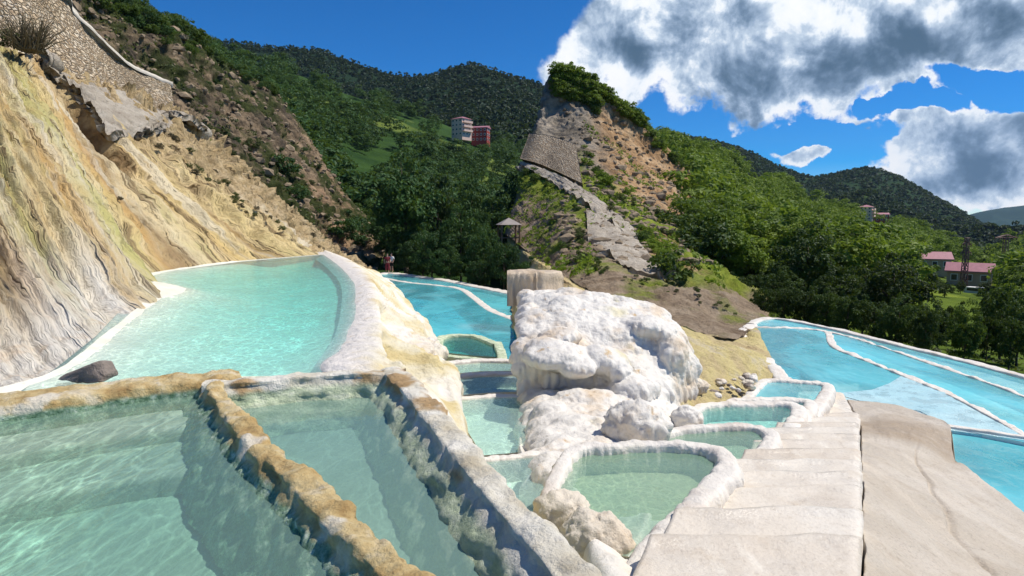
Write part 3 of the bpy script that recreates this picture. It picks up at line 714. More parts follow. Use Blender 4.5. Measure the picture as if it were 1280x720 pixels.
# ------------------------------------------------------------------ rubble hillside behind
cr_ = [(20, -150, 55), (60, -80, 60), (100, -22, 66), (150, 2, 72), (212, 22, 80), (246, 50, 86), (292, 84, 95), (342, 112, 101), (384, 170, 102), (425, 232, 97), (455, 268, 92), (482, 312, 80)]
bs_ = [(20, 60, 42), (60, 100, 44), (100, 130, 46), (150, 150, 49), (205, 190, 52), (245, 215, 54), (285, 245, 56), (325, 275, 58), (365, 302, 60), (405, 325, 62), (440, 340, 63), (470, 343, 64)]
G = loft(columns([(a, ((a[0] + b[0]) / 2, (a[1] + b[1]) / 2), b) for a, b in zip(cr_, bs_)], 6), 330, 220)
N = gnorm(G); d = 1.1 * ridge(G * .12, 5) + .5 * ridge(G * .45, 4)
d *= np.clip(np.linspace(0, 1, 220) / .08, .3, 1)[:, None]
G_RUB = G + N * d[..., None]
sheet('hillside', G_RUB, M_RUB)['kind'] = 'structure'
# forest hill behind it
H = [[(60, 10, 250), (150, 12, 265), (225, 45, 285), (285, 78, 300), (360, 92, 330), (450, 122, 350), (540, 152, 360), (615, 178, 370), (760, 215, 380)],
     [(100, 60, 190), (180, 60, 195), (245, 85, 205), (300, 120, 220), (380, 150, 240), (460, 180, 250), (540, 200, 260), (620, 218, 270), (760, 250, 280)],
     [(150, 120, 140), (220, 130, 140), (280, 150, 142), (340, 185, 150), (400, 220, 160), (470, 245, 165), (540, 262, 170), (620, 272, 180), (760, 290, 190)],
     [(200, 220, 105), (260, 225, 104), (310, 240, 104), (350, 262, 104), (400, 280, 106), (470, 303, 105), (550, 312, 110), (630, 318, 115), (760, 330, 120)],
     [(280, 330, 78), (320, 332, 76), (350, 334, 74), (380, 338, 72), (410, 341, 70), (455, 343, 68), (520, 347, 66), (620, 362, 62), (760, 385, 60)],
     [(300, 352, 66), (330, 352, 65), (360, 352, 64.5), (390, 351, 64), (420, 350, 63.5), (465, 348, 62.5), (560, 356, 52), (640, 374, 42.8), (760, 400, 36)]]
G = loft([[D(*p) for p in r] for r in H], 160, 120)
G_FL = G + np.array([0, 0, 1.]) * (1.5 * fbm(G * .03, 3) * np.clip((119 - np.arange(120)) / 30, 0, 1)[:, None])[..., None]
sheet('hill', G_FL, M_HILLL)['kind'] = 'structure'
# twin-peaked mountain
rg = [(20, 21), (120, 41), (230, 52), (290, 57), (340, 64), (390, 66), (430, 78), (480, 94), (530, 100), (562, 91), (595, 86), (640, 100), (680, 114), (720, 134), (765, 180), (800, 260)]
G = loft([[D(x + 10, y + 40, 1150) for x, y in rg], [D(x, y, 900) for x, y in rg], [D(x, y * .6 + 80, 640) for x, y in rg], [D(x, y * .25 + 170, 430) for x, y in rg], [D(x, 270, 330) for x, y in rg]], 220, 120)
gu = np.linspace(0, 1, 120)[:, None]
G_ML = G + np.array([0, 0, 1.]) * ((16 * ridge(np.stack([G[..., 0] * .006, G[..., 1] * .002, 0 * G[..., 0]], -1), 3) + 5 * fbm(G * .02, 3)) * np.clip(np.abs(gu - .25) / .2, .12, 1))[..., None]
sheet('mountain', G_ML, M_MTL)['kind'] = 'structure'
# ------------------------------------------------------------------ left pools
def P_(l, z): return [Z(x, y, z) for x, y in l]
# mid pool
mid = [(-10, 512), (140, 482), (262, 471), (330, 470), (436, 468), (452, 425), (458, 385), (455, 353), (440, 334), (414, 317.5), (300, 327), (196, 341), (185, 352), (160, 378), (120, 420), (70, 460)]
org = Z(300, 400, ZM)
t = thing('terrace_pool', org, 'long pale turquoise pool at the foot of the yellow streaked flank', 'pool')
rows = []
L_ = [(-60, 500), (60, 470), (125, 425), (185, 372), (180, 350), (196, 341), (290, 327)]
R_ = [(455, 464), (460, 440), (464, 390), (462, 355), (450, 338), (432, 325), (418, 317)]
for a, b in zip(L_, R_):
    A, B = Z(*a, ZM), Z(*b, ZM); r = []
    for k in range(9):
        s = k / 8; p = A + (B - A) * s
        p[2] = ZM + .035 - .09 * min(1, s * 4) - .52 * (min(1, max(0, (s - .05) / .55)) ** .8 if s < .72 else 1 - (s - .72) / .28 * .86)
        r.append(p)
    rows.append(r)
Gm = loft(rows, 90, 90); dpt = np.clip(np.linspace(0, 1, 90) * 1.5 + .3, 0, 1)[:, None]
Gm[..., 2] = np.where(Gm[..., 2] < ZM - .05, ZM - .05 - (ZM - .05 - Gm[..., 2]) * dpt, Gm[..., 2]) + .02 * fbm(Gm * 1.3, 3)
# spit of wet mud reaching in from the flank
sp = Z(200, 362, ZM); dd = np.linalg.norm((Gm - sp)[..., :2] / np.array([2.0, 1.6]), axis=-1)
Gm[..., 2] += .16 * np.exp(-dd ** 2)
bw = Gm[-1:].copy(); bw[..., 2] = ZM + .01; bw[..., 1] += .05; Gm = np.concatenate([Gm, bw])
link('basin', mesh('basin', Gm - org, gridfaces(91, 90), True), M_FLM, t)
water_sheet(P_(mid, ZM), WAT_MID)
# near left pool with two drowned steps
p1 = [(-330, 590), (-60, 521), (0, 505), (100, 494), (200, 484), (246, 478), (262, 490), (300, 545), (340, 600), (390, 660), (450, 730), (560, 850), (-500, 1100)]
org = Z(120, 600, ZP)
t = thing('terrace_pool', org, 'near green pool with two drowned steps beside the golden dividing rim', 'pool')
basin('basin', P_(p1, ZP), .46, M_FLG, t, org, slope=.01)
def step_slab(a, b, za, nm, parent, org, back):
    """a drowned step: its front edge runs a..b, it reaches back to the far wall"""
    A, B = Z(*a, za), Z(*b, za); n = 40
    fr = np.array([A + (B - A) * k / (n - 1) for k in range(n)]); fr[:, 1] += .05 * fbm(np.stack([np.arange(n) * .17, np.zeros(n), np.zeros(n) + za], -1), 3)
    bk = fr.copy(); ba, bb = Z(*back[0], za), Z(*back[1], za)
    bk = np.array([ba + (bb - ba) * k / (n - 1) for k in range(n)])
    lowf = fr.copy(); lowf[:, 2] -= .5; lowf[:, 1] += .02
    rnd = fr.copy(); rnd[:, 2] -= .05; rnd[:, 1] -= .02
    Gs = np.stack([bk, fr + np.array([0, .06, 0]), fr, rnd, lowf])
    link(nm, mesh(nm, Gs - org, gridfaces(5, n), True), M_FLG, parent)
step_slab((-140, 590), (258, 528), ZP - .13, 'step', t, org, ((-160, 540), (262, 482)))
step_slab((-200, 660), (272, 582), ZP - .27, 'step', t, org, ((-200, 585), (276, 522)))
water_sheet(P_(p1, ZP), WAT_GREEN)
sweep('rim', [Z(x, y, ZR) for x, y in [(-330, 560), (-150, 524), (-60, 508), (0, 500), (60, 493), (130, 483), (200, 475), (262, 470), (300, 466)]], [.5, .5, .52, .55, .5, .45], .75, M_GOLD, t, org, amp=.03, step=.02, rnd=.35, lump=.02, nf=3)
# dividing rim
pth = [(262, 466), (270, 486), (300, 527), (335, 565), (375, 598), (420, 640), (470, 688), (525, 735), (600, 800), (690, 880)]
org = Z(380, 600, ZR)
o = sweep('dividing_wall', [Z(x, y, ZR) for x, y in pth], [.18, .14, .17, .14, .2, .16, .18, .17, .17], .52, M_GOLD, None, org, amp=.035, step=.016, rnd=.65, lump=.035, nf=5, m=50, bat=(.05, .38), ledge=.03)
o.location = org; tag(o, 'lumpy golden brown dividing wall running between the two near green pools', 'pool wall')
# second green pool
p2 = [(276, 496), (380, 486), (500, 476), (535, 508), (590, 580), (640, 640), (700, 705), (770, 790), (640, 850), (540, 750), (480, 692), (420, 635), (372, 590), (330, 552), (300, 515)]
ZQ = 1.5
org = Z(460, 600, ZQ)
t = thing('terrace_pool', org, 'near green pool without steps between golden and grey walls', 'pool')
basin('basin', P_(p2, ZQ), .3, M_FLG, t, org, slope=.02)
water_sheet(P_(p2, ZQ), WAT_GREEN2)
sweep('rim', [Z(x, y, ZR) for x, y in [(255, 478), (310, 475), (380, 468), (450, 464), (505, 464)]], [.2, .2, .2, .24], .5, M_GREYW, t, org, amp=.025, step=.02, rnd=.4, lump=.02, nf=3, m=40, bat=(.25, .25), ledge=.04)
pth = [(488, 460), (512, 480), (545, 520), (580, 562), (615, 605), (655, 648), (700, 695), (740, 738), (800, 800), (880, 880)]
sweep('rim', [Z(x, y, ZR) for x, y in pth], [.28, .25, .22, .2, .2, .2, .2, .2], .5, M_GREYW, t, org, amp=.03, step=.016, rnd=.5, lump=.025, nf=4, m=50, bat=(.1, .4), ledge=.03)
# flank falling from the mid pool to the lower pool
T_ = [zb(408, 313, ZR), zb(437, 325, ZR), zb(462, 346, ZR), zb(472, 385, ZR), zb(474, 425, ZR), zb(472, 458, ZR), zb(490, 463, ZR), zb(512, 474, ZR), zb(560, 525, ZR), zb(620, 600, ZR), zb(700, 690, ZR)]
B_ = [(474, 342, 40), (496, 360, 32), (512, 376, 26), (528, 400, 21), (543, 420, 17.5), (552, 446, 14.5), (562, 470, 11.8), (578, 510, 9), (606, 575, 6.8), (662, 640, 5.2), (735, 710, 4.2)]
rows = columns([(a, (a[0] * .5 + b[0] * .5, a[1] * .5 + b[1] * .5), b) for a, b in zip(T_, B_)], 5)
hid = []
for (x, y, dd) in B_:
    p = D(x, y, dd * 1.12); p = p.copy(); p[2] = min(p[2], .3) - 1.4; hid.append(p)
I_ = [(402, 315), (424, 330), (444, 352), (446, 385), (434, 425), (410, 466), (470, 468), (500, 478), (548, 530), (606, 605), (686, 695)]
in0 = [Z(x - (20 if k < 6 else 6), y + 1, ZM - .2) for k, (x, y) in enumerate(I_)]; in1 = [Z(x, y, ZM + .025) for x, y in I_]
for k in range(6, 11): in0[k][2] -= .3; in1[k][2] -= .3
for k in range(6, 11): rows[0][k] = rows[0][k] - np.array([0, 0, .1])
for r in [in0, in1] + rows:
    for k, dz in ((8, .12), (9, .4), (10, .8)): r[k] = r[k] - np.array([0, 0, dz])
G = loft([in0, in1] + rows + [hid], 240, 170); N = gnorm(G)
vv = np.linspace(0, 1, 170)[:, None]; uu = np.linspace(0, 1, 240)[None]
am = np.clip((vv - .3) / .1, .06, 1) * np.clip((1 - uu) / .25, .12, 1)
G = G + N * ((.5 * ridge(G * .35 + 3, 3) - .1 + .14 * fbm(G * 1.6, 4)) * am * np.clip((uu - .1) / .35, .2, 1) * np.clip((.72 - uu) / .15, .12, 1))[..., None]
o = sheet('travertine_flank', G, M_OUTER); o['kind'] = 'structure'
G_OUT = G
# stepped bathing pools going down to the lower pool
def small_pool(poly, z, depth, wat, flo, label, rim_path=None, rz=.07, rw=.16, rh=.5, rmat=None, org_px=None, **kw):
    W_ = P_(poly, z); org = np.mean(W_, 0)
    t = thing('terrace_pool', org, label, 'pool')
    basin('basin', W_, depth, flo, t, org, slope=kw.pop('slope', .06))
    water_sheet(W_, wat)
    if rim_path: 
        for rp in (rim_path if isinstance(rim_path[0][0], (tuple, list)) else [rim_path]):
            sweep('rim', [Z(q[0], q[1], z + rz) + np.array([0, 0, q[2] if len(q) > 2 else 0]) for q in rp], rw, rh, rmat or M_RIMW, t, org, **kw)
    return t
small_pool([(598, 574), (700, 566), (735, 600), (800, 720), (770, 760), (700, 690)], .62, .28, WAT_STAIR, M_FLM, 'nearest shallow mint pool below the grey wall of the second green pool',
           [(604, 572), (640, 569), (700, 563), (740, 562)], .03, .14, .5, M_RIMW, amp=.02, step=.02, nf=5)
small_pool([(562, 503), (610, 497), (662, 496), (700, 560), (640, 568), (603, 571)], .3, .26, WAT_STAIR, M_FLM, 'second rippling mint pool stepping down beside the grey wall',
           [(566, 498), (610, 494), (668, 493)], .03, .2, .6, M_RIMW, amp=.02, step=.03, nf=5)
small_pool([(560, 476), (600, 471), (655, 470), (668, 490), (610, 492), (566, 496)], -.12, .25, WAT_STAIR, M_FLM, 'narrow third mint pool on the way down to the blue pool',
           [(556, 471), (600, 466), (655, 465)], .03, .3, .6, M_RIMW, amp=.02, step=.04, nf=5)
small_pool([(556, 458), (600, 454), (650, 455), (655, 464), (600, 465), (556, 469)], -.5, .25, WAT_STAIR, M_FLM, 'narrowest mint step pool just below the small walled pool',
           [(552, 453), (600, 449), (650, 450)], .03, .3, .6, M_RIMW, amp=.02, step=.04, nf=5)
small_pool([(554, 422), (590, 420), (619, 430), (622, 447), (590, 445), (553, 441)], -.95, .5, WAT_POND, M_FLG, 'small green walled pool above the stepped mint pools',
           [[(552, 443), (551, 421), (590, 418.5), (621, 429.5)], [(622, 427), (626, 449), (590, 447), (550, 443)]], .1, .3, .6, M_GREYW, amp=.02, step=.03, nf=3, rnd=.3)
# lower blue pool
lp = [(476, 342.5), (490, 341.8), (560, 351), (640, 366), (720, 384), (735, 470), (600, 452), (540, 440), (500, 400), (480, 362)]
W_ = P_(lp, ZL); org = np.mean(W_, 0)
t = thing('terrace_pool', org, 'large bright blue lower pool in front of the dark grove', 'pool')
basin('basin', W_, 1.1, M_FLW, t, org, slope=.02)
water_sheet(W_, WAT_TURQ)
sweep('rim', [Z(x, y, ZL + .08) for x, y in [(474, 341.5), (490, 340.8), (525, 345.2), (560, 350.2), (600, 358), (640, 365.8), (720, 384)]], .9, .9, M_RIMW, t, org, amp=.05, step=.15, nf=1.5)
sweep('rim', [Z(x, y, ZL + .03) for x, y in [(478, 347), (510, 352.5), (545, 356), (575, 360.5), (592, 371), (612, 386), (640, 397), (690, 415)]], .55, 1.0, M_RIMW, t, org, amp=.03, step=.15, nf=1.5)
prism('shelf', P_([(478, 343), (490, 342.3), (560, 351.5), (640, 366.5), (700, 380), (690, 414), (640, 396), (612, 385), (592, 370), (575, 359.6), (545, 355), (510, 351.5)], ZL - .22), .7, M_FLW, t, org)
# dark rock at the water's edge
mr = Z(110, 473, ZR)
import bmesh
bm = bmesh.new()
for v in [(-.33, -.05, 0), (-.33, .06, 0), (-.3, 0, .03), (-.1, -.13, -.01), (-.1, .12, 0), (.1, -.12, .19), (.08, .1, .18), (.18, -.06, .22), (.22, .09, .19), (.25, -.1, .07), (.27, .1, .02), (.2, -.14, -.02), (.0, -.1, .13)]: bm.verts.new(v)
bmesh.ops.convex_hull(bm, input=bm.verts[:])
bmesh.ops.bevel(bm, geom=bm.edges[:], offset=.015, segments=1, affect='EDGES')
bmesh.ops.triangulate(bm, faces=bm.faces[:]); bmesh.ops.subdivide_edges(bm, edges=bm.edges[:], cuts=3, use_grid_fill=True)
for v in bm.verts: v.co += v.normal * float(.012 * fbm(np.array([v.co[:]]) * 9, 3)[0])
me = bpy.data.meshes.new('rock'); bm.to_mesh(me); bm.free()
o = link('rock', me, M_ROCKD); o.location = mr + np.array([0, .02, -.01])
tag(o, 'dark wedge of rock on the golden rim at the foot of the white crust', 'rock')
# ------------------------------------------------------------------ right: steep spur
def zs(y): return max(-.41, 1.3 - .2089 * (y - 3.9))
def Zp(px, py, off=0.):
    """point on the stair plane"""
    r = ray(px, py); tt = (1.3 + .2089 * 3.9 + off - CZ) / (r[2] + .2089 * r[1]); p = CAM + r * tt; return p if p[2] > -.41 + off else Z(px, py, -.41 + off)
ZB = -.45
cols = [((702, 112, 125), (700, 230), (690, 365, 85)),
        ((690, 88, 100), (656, 200), (633, 296, 72)),
        ((712, 93, 99), (686, 215), (668, 322, 52)),
        ((742, 106, 99), (722, 235), (703, 345, 36)),
        ((774, 134, 100), (762, 262), (757, 375, 26)),
        ((804, 158, 103), (800, 285), (815, 400, 21.5)),
        ((828, 178, 104), (838, 300), (868, 416, 19.5)),
        ((860, 212, 103), (875, 320), (918, 429, 19)),
        ((888, 246, 100), (905, 335), (944, 408, 23)),
        ((922, 292, 92), (935, 350), (958, 404, 27)),
        ((956, 332, 85), (962, 370), (966, 403, 30))]
G = loft(columns(cols, 9, 1.9), 330, 260); N = gnorm(G)
G_SP0 = G
vv = np.linspace(0, 1, 260)[:, None]
d = (1.0 * ridge(G * .1, 5) + .45 * ridge(G * .42, 4)) * (1 - .75 * np.clip((vv - .6) / .3, 0, 1)) * np.clip(vv / .06, .3, 1) + .12 * ridge(G * 1.1, 4)
X_, Y_, _f = proj(G)
msk = 1 - np.exp(-(np.maximum(0, ((X_ - 688) / 52) ** 2 + ((Y_ - 200) / 42) ** 2)) ** 2) 
msk = msk * (1 - np.exp(-(((X_ - 782) / 66) ** 2 + ((Y_ - 303) / 46) ** 2) ** 2)) * (1 - np.exp(-(((X_ - 745) / 60) ** 2 + ((Y_ - 252) / 34) ** 2) ** 2))
G_SPUR = G + N * (d * .75 * (.06 + .94 * msk))[..., None]
sheet('hillside', G_SPUR, M_SPUR)['kind'] = 'structure'
# yellow bank at its foot
rows = [[(640, 290, 82), (668, 318, 55), (703, 341, 37.5), (757, 371, 27), (815, 396, 22.3), (868, 412, 20.2), (918, 425, 19.7), (946, 408, 24)],
        [(634, 296, 72), (666, 322, 51), (701, 345, 35.5), (757, 376, 25.5), (815, 401, 21), (868, 417, 19), (918, 430, 18.4), (946, 412, 22)],
        [(637, 336, 62), (690, 345, 36), (740, 378, 22), (800, 412, 17), (858, 437, 16), (905, 446, 15.8), (945, 446, 16.5), (962, 438, 18.3)],
        [(640, 374, 40), (700, 400, 20), (760, 440, 14.5), (820, 465, 13), (870, 484, 12.6), (905, 489, 13.2), (936, 486, 14.2), (976, 470, 15.6)],
        [(640, 410, 30), (700, 460, 15), (760, 500, 12), (820, 510, 11.2), (870, 510, 11.4), (905, 505, 12.4), (940, 500, 13.4), (985, 480, 14.9)]]
G = loft([[D(*p) for p in r] for r in rows], 150, 130); N = gnorm(G)
sheet('gravel_bank', G + N * (.1 * fbm(G * .8, 5) + .05 * ridge(G * 2, 3))[..., None], M_SAND)['kind'] = 'structure'
# stone panel and concrete strips on the spur
def panel(name, upx, lox, off, thick, mat, label, cat, nz=.2, nu=60, nv=30):
    ua = cr(np.array(upx, float), 9); lb = cr(np.array(lox, float), 9)
    G = loft([[surf(G_SP0[:, 34:], *(p + (q - p) * t), off) for p, q in zip(ua, lb)] for t in (0, .25, .5, .75, 1)], nu, nv)
    k = np.array([.25, .5, .25])
    for _ in range(6):
        G[1:-1] = .25 * G[:-2] + .5 * G[1:-1] + .25 * G[2:]; G[:, 1:-1] = .25 * G[:, :-2] + .5 * G[:, 1:-1] + .25 * G[:, 2:]
    G = G + gnorm(G) * (nz * fbm(G * .7, 4))[..., None]
    if nz > .1: G[-8:] += (np.linspace(0, 1, 8)[:, None] * fbm(G[-8:] * .5, 3) * .35)[..., None] * np.array([0, 0, 1.])
    return tag(slabify(name, G, thick, mat, None, G[-1, nu // 2]), label, cat)
panel('retaining_wall', [(662, 166), (680, 168), (700, 173), (720, 180)], [(650, 198), (675, 205), (700, 216), (728, 229)], 1.6, 1.6, M_MAS2, 'grey coursed stone wall panel high on the green spur', 'retaining wall', .03)
panel('concrete_apron', [(650, 201), (680, 211), (710, 224), (745, 246), (775, 270), (800, 293)], [(649, 206), (676, 219), (704, 236), (735, 256), (765, 280), (795, 300)], 1.2, .9, M_CONC, 'thin grey concrete strip running down the spur under the stone panel', 'concrete apron')
panel('concrete_apron', [(733, 262), (750, 268), (775, 282), (800, 304), (828, 337)], [(735, 298), (755, 312), (776, 327), (798, 340), (826, 343)], 1.0, .8, M_CONC, 'broad tan sprayed concrete sheet low on the spur among shrubs', 'concrete apron')
# ------------------------------------------------------------------ travertine ground under the stairs and pools
ys = [2.2, 3, 4, 5, 6, 7, 8, 10, 12, 14, 15.5]
rows = []
for y in ys:
    xl = .5 if y < 8 else .1; r = []
    xr = .85 + (y - 3.9) * .56
    for k, x in enumerate([xl - .03, xl, xl + .3, (xl + xr) / 2, xr, xr + .7, xr + 1.25]):
        r.append((x, y, zs(y) - .22 - (1.6 if k == 0 else 0) + (.0 if k > 4 else .1 - (.12 if y > 12 else 0))))
    rows.append(r)
G = loft(rows, 120, 160); am = np.clip((np.arange(120) - 12) / 10, 0, 1)[None]
G[..., 2] += (.06 * fbm(G * 1.6, 4) + .04 * np.abs(pn(G * 4))) * am * np.where(np.arange(120) < 66, 1, .1)[None]
sheet('travertine_ground', G, M_MOUND)['kind'] = 'structure'
# ------------------------------------------------------------------ stairs
Lpx = [(770, 800), (815, 720), (860, 657), (905, 612), (925, 591), (945, 570), (960, 555), (975, 541), (990, 527), (1004, 513), (1018, 498)]
Lp = np.array([Zp(*p) for p in Lpx]); Rp = np.array([Zp(x, y) for x, y in [(1086, 800), (1080, 720), (1078, 665), (1077, 620), (1076, 598), (1075, 577), (1075, 562), (1074, 549), (1074, 536), (1074, 524), (1066, 499)]])
def wob(y): return .03 * pn(np.stack([np.asarray(y, float) * 1.3, 0 * np.asarray(y, float) + .5, 0 * np.asarray(y, float)], -1)) + .012 * pn(np.stack([np.asarray(y, float) * 6, 0 * np.asarray(y, float) + .5, 0 * np.asarray(y, float)], -1))
edges = [2.4, 3.25, 4.1, 4.8, 5.6, 6.3, 7.0, 7.7, 8.4, 9.1, 9.8, 10.5, 11.2, 12.0, 13.9]
def at_y(P, y): return np.array([np.interp(y, P[:, 1], P[:, 0]), y])
org = np.array([1.9, 5, zs(5)])
st = thing('stone_stairs', org, 'white worn travertine stairs descending between the walled pools and the beige slab', 'stairs')
for k in range(len(edges) - 1):
    y0, y1 = edges[k], edges[k + 1]; z = zs((y0 + y1) / 2) + .05
    n = 44; m = 20
    a0, b0, a1, b1 = at_y(Lp, y0), at_y(Rp, y0), at_y(Lp, y1), at_y(Rp, y1)
    b0[0] -= .004; b1[0] -= .004; a0[0] -= .12; a1[0] -= .12
    s = np.linspace(0, 1, n)
    nz = .07 * fbm(np.stack([s * 2.2, np.zeros(n) + k * 3.1, np.zeros(n)], -1), 3)
    rowsG = []
    for j in range(m):
        f = j / (m - 1)
        p = (a0 + (a1 - a0) * f)[None] * (1 - s[:, None]) + (b0 + (b1 - b0) * f)[None] * s[:, None]
        p = p + np.stack([0 * s, nz * f], 1); p[:, 0] += s ** 10 * wob(p[:, 1])
        zz = z + .012 * fbm(np.stack([p[:, 0] * 2, p[:, 1] * 2, np.zeros(n) + k], -1), 3) + .03 * math.exp(-((f - .86) / .07) ** 2) - .1 * max(0, (f - .9) / .1) ** 2 - .03 * (1 - f) - .03 * np.clip((s - .93) / .07, 0, 1) ** 2
        rowsG.append(np.concatenate([p, zz[:, None]], 1))
    r = rowsG[-1].copy(); r[:, 1] += .03; r[:, 2] -= .06; rowsG.append(r)
    r = rowsG[-1].copy(); r[:, 1] += .01; r[:, 2] -= .5; rowsG.append(r)
    Gs = np.array(rowsG)
    rt_ = Gs[:, -1:].copy(); rt_[..., 2] -= .5; lf = Gs[:, :1].copy(); lf[..., 2] -= .5
    Gs = np.concatenate([lf, Gs, rt_], 1)
    link('step', mesh('step', Gs - org, gridfaces(Gs.shape[0], Gs.shape[1]), True), M_STEP, st)
# ------------------------------------------------------------------ beige slab
def ap(px, py, s):
    p0 = Zp(px, py); pz = Z(px, py, ZB + .05)
    q = p0 * (1 - s) + pz * s; q[2] = max(q[2], -.41)
    return q
rows = [[Z(1058, 498, -.41), Z(1104, 503, -.41), Z(1146, 514, -.41), Z(1178, 526, -.41), Z(1185, 531, -.41)],
        [Zp(1075, 527), ap(1110, 528, .4), ap(1150, 531, .8), Z(1178, 533, -.41), Z(1188, 536, -.41)],
        [Zp(1076, 573), ap(1112, 571, .34), ap(1145, 573, .64), ap(1172, 574, .9), Z(1192, 573, -.41)],
        [Zp(1076, 585), ap(1114, 584, .33), ap(1150, 585, .63), ap(1182, 584, .9), Z(1203, 581.5, -.41)],
        [Zp(1077, 620), ap(1122, 619, .3), ap(1168, 616, .58), ap(1215, 609, .88), Z(1233, 605, -.41)],
        [Zp(1079, 665), ap(1135, 665, .27), ap(1195, 660, .54), ap(1255, 650, .85), Z(1286, 645, -.41)],
        [Zp(1081, 720), ap(1150, 725, .24), ap(1240, 725, .5), ap(1325, 708, .82), Z(1370, 700, -.41)],
        [Zp(1087, 820), ap(1190, 840, .1), ap(1330, 830, .2), ap(1450, 800, .6), Z(1500, 790, -.41)]]
for r in rows: r[0] = r[0] + np.array([.012, 0, -.03])
G = loft(rows, 130, 130); N = gnorm(G)
uu = np.linspace(0, 1, 130)[None]
G = G + N * (.035 * fbm(G * .9, 4) + .01 * fbm(G * 4, 3) - .05 * np.exp(-((uu - .5 - .03 * pn(G * 1.3)) / .012) ** 2) * np.clip((np.arange(130) - 25) / 20, 0, 1)[:, None])[..., None]
G[..., 0] += wob(G[..., 1]) * (1 - uu) ** 20
G = np.concatenate([G[:, :1] - np.array([0, 0, .5]), G, G[:, -1:] - np.array([0, 0, .9])], 1)
sheet('travertine_slab', G, M_APRON)['kind'] = 'structure'
# ------------------------------------------------------------------ big terrace pool and its neighbours
outer = [(942, 404), (950, 399.5), (975, 398.5), (1042, 411), (1120, 430), (1200, 449), (1280, 470), (1420, 508), (1600, 560), (1500, 640), (1290, 556), (1189, 536), (1150, 515), (1075, 502), (1032, 490), (1005, 480), (978, 470), (960, 450), (930, 428), (927, 418)]
W_ = P_(outer, ZB); org = np.mean(W_, 0)
t = thing('terrace_pool', org, 'widest bright turquoise pool with curved white inner rims', 'pool')
basin('basin', W_, 1.3, M_FLW, t, org, slope=.01)
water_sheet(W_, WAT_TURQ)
sh = [(1030, 493), (1056, 490.5), (1090, 487), (1112, 479), (1130, 467.5), (1150, 474), (1190, 492), (1240, 520), (1300, 553), (1189, 538), (1150, 517), (1075, 504)]
prism('shelf', P_(sh, ZB + .006), 1.2, M_SHELFW, t, org)
r1 = [(936, 408), (985, 409), (1015, 411), (1034, 414.5), (1038, 424), (1046, 434), (1075, 446), (1105, 458), (1135, 470), (1185, 490), (1240, 519), (1300, 553), (1400, 610)]
r2 = [(1036, 415), (1062, 420), (1100, 432), (1150, 449), (1202, 466), (1245, 481), (1285, 496), (1420, 548)]
prism('shelf', P_([(938, 406), (950, 400.2), (975, 399.2), (1042, 411.8), (1120, 430.8), (1200, 450), (1280, 471), (1420, 510), (1420, 548), (1285, 496), (1202, 466), (1150, 449), (1100, 432), (1062, 420), (1034, 414), (1015, 410.5), (985, 408.5)], ZB - .1), .9, M_FLW, t, org)
prism('shelf', P_([(1036, 416), (1062, 421), (1100, 433), (1150, 450), (1202, 467), (1245, 482), (1285, 497), (1420, 549), (1400, 608), (1300, 552), (1240, 518), (1185, 489), (1135, 469), (1105, 457), (1075, 445), (1046, 433), (1038, 423)], ZB - .28), .7, M_FLW, t, org)
sweep('rim', [Z(x, y, ZB + .03) for x, y in r1], [.2, .28, .2, .27, .17, .24, .15, .2], 1.2, M_RIMW, t, org, amp=.045, step=.08, nf=2.5)
sweep('rim', [Z(x, y, ZB + .025) for x, y in r2], [.1, .17, .11, .2, .12, .15, .1], .8, M_RIMW, t, org, amp=.04, step=.08, nf=2.5)
sweep('rim', [Z(x, y, ZB + .06) for x, y in [(938, 404), (950, 398.6), (975, 397.6), (1042, 410), (1120, 429), (1200, 448), (1280, 469), (1420, 507), (1600, 560)]], .32, 1.2, M_RIMW, t, org, amp=.03, step=.1, nf=2)
sweep('rim', [Z(x, y, ZB + .05) for x, y in [(980, 473), (962, 452), (932, 430), (926, 418), (940, 405)]], .4, .8, M_RIMW, t, org, amp=.08, step=.08, nf=1.5)
q = [(1189, 534), (1235, 540), (1284, 547), (1400, 562), (1600, 800), (1380, 712), (1290, 650), (1235, 609), (1194, 577)]
W_ = P_(q, ZB - .05); org = np.mean(W_, 0)
t = thing('terrace_pool', org, 'turquoise pool cut into the beige slab at the picture edge', 'pool')
t['label'] = 'deep turquoise pool beside the bare beige slab with a lit far wall'
basin('basin', W_, 1.0, M_FLW, t, org, slope=.02); water_sheet(W_, WAT_TURQ)
sweep('rim', [Z(x, y, ZB + .05) for x, y in [(1184, 531), (1235, 538), (1284, 545), (1400, 560)]], .14, .4, M_RIMW, t, org, amp=.015, step=.05, nf=3)
# ------------------------------------------------------------------ walled pools beside the stairs
RK = dict(rmat=M_RIMW, amp=.02, step=.018, nf=4, rnd=.75, drip=.03, lump=.02, m=28)
small_pool([(686, 596), (720, 561), (800, 556), (872, 557), (900, 568), (900, 588), (868, 622), (826, 662), (790, 700), (735, 690)], 1.12, .2, WAT_OLIVE, M_FLO, 'nearest walled pool beside the stairs with olive green bottom',
           [(684, 634, -.5), (688, 604, -.08), (716, 562), (760, 555), (820, 553), (872, 555), (902, 564), (910, 582), (882, 612), (850, 645), (815, 684), (788, 722), (760, 780)], .08, [.12, .13, .14, .14, .18, .21, .21, .21, .21], .5, **RK)
small_pool([(826, 541), (880, 533), (940, 533), (960, 544), (950, 562), (920, 595), (896, 612), (840, 560)], .5, .2, WAT_OLIVE, M_FLG, 'second walled pool from the near end with milky green water',
           [(822, 546), (845, 536), (890, 531), (940, 531), (962, 540), (962, 552), (945, 572), (922, 600), (905, 625)], .07, [.14, .15, .18, .22, .22, .22], .45, **RK)
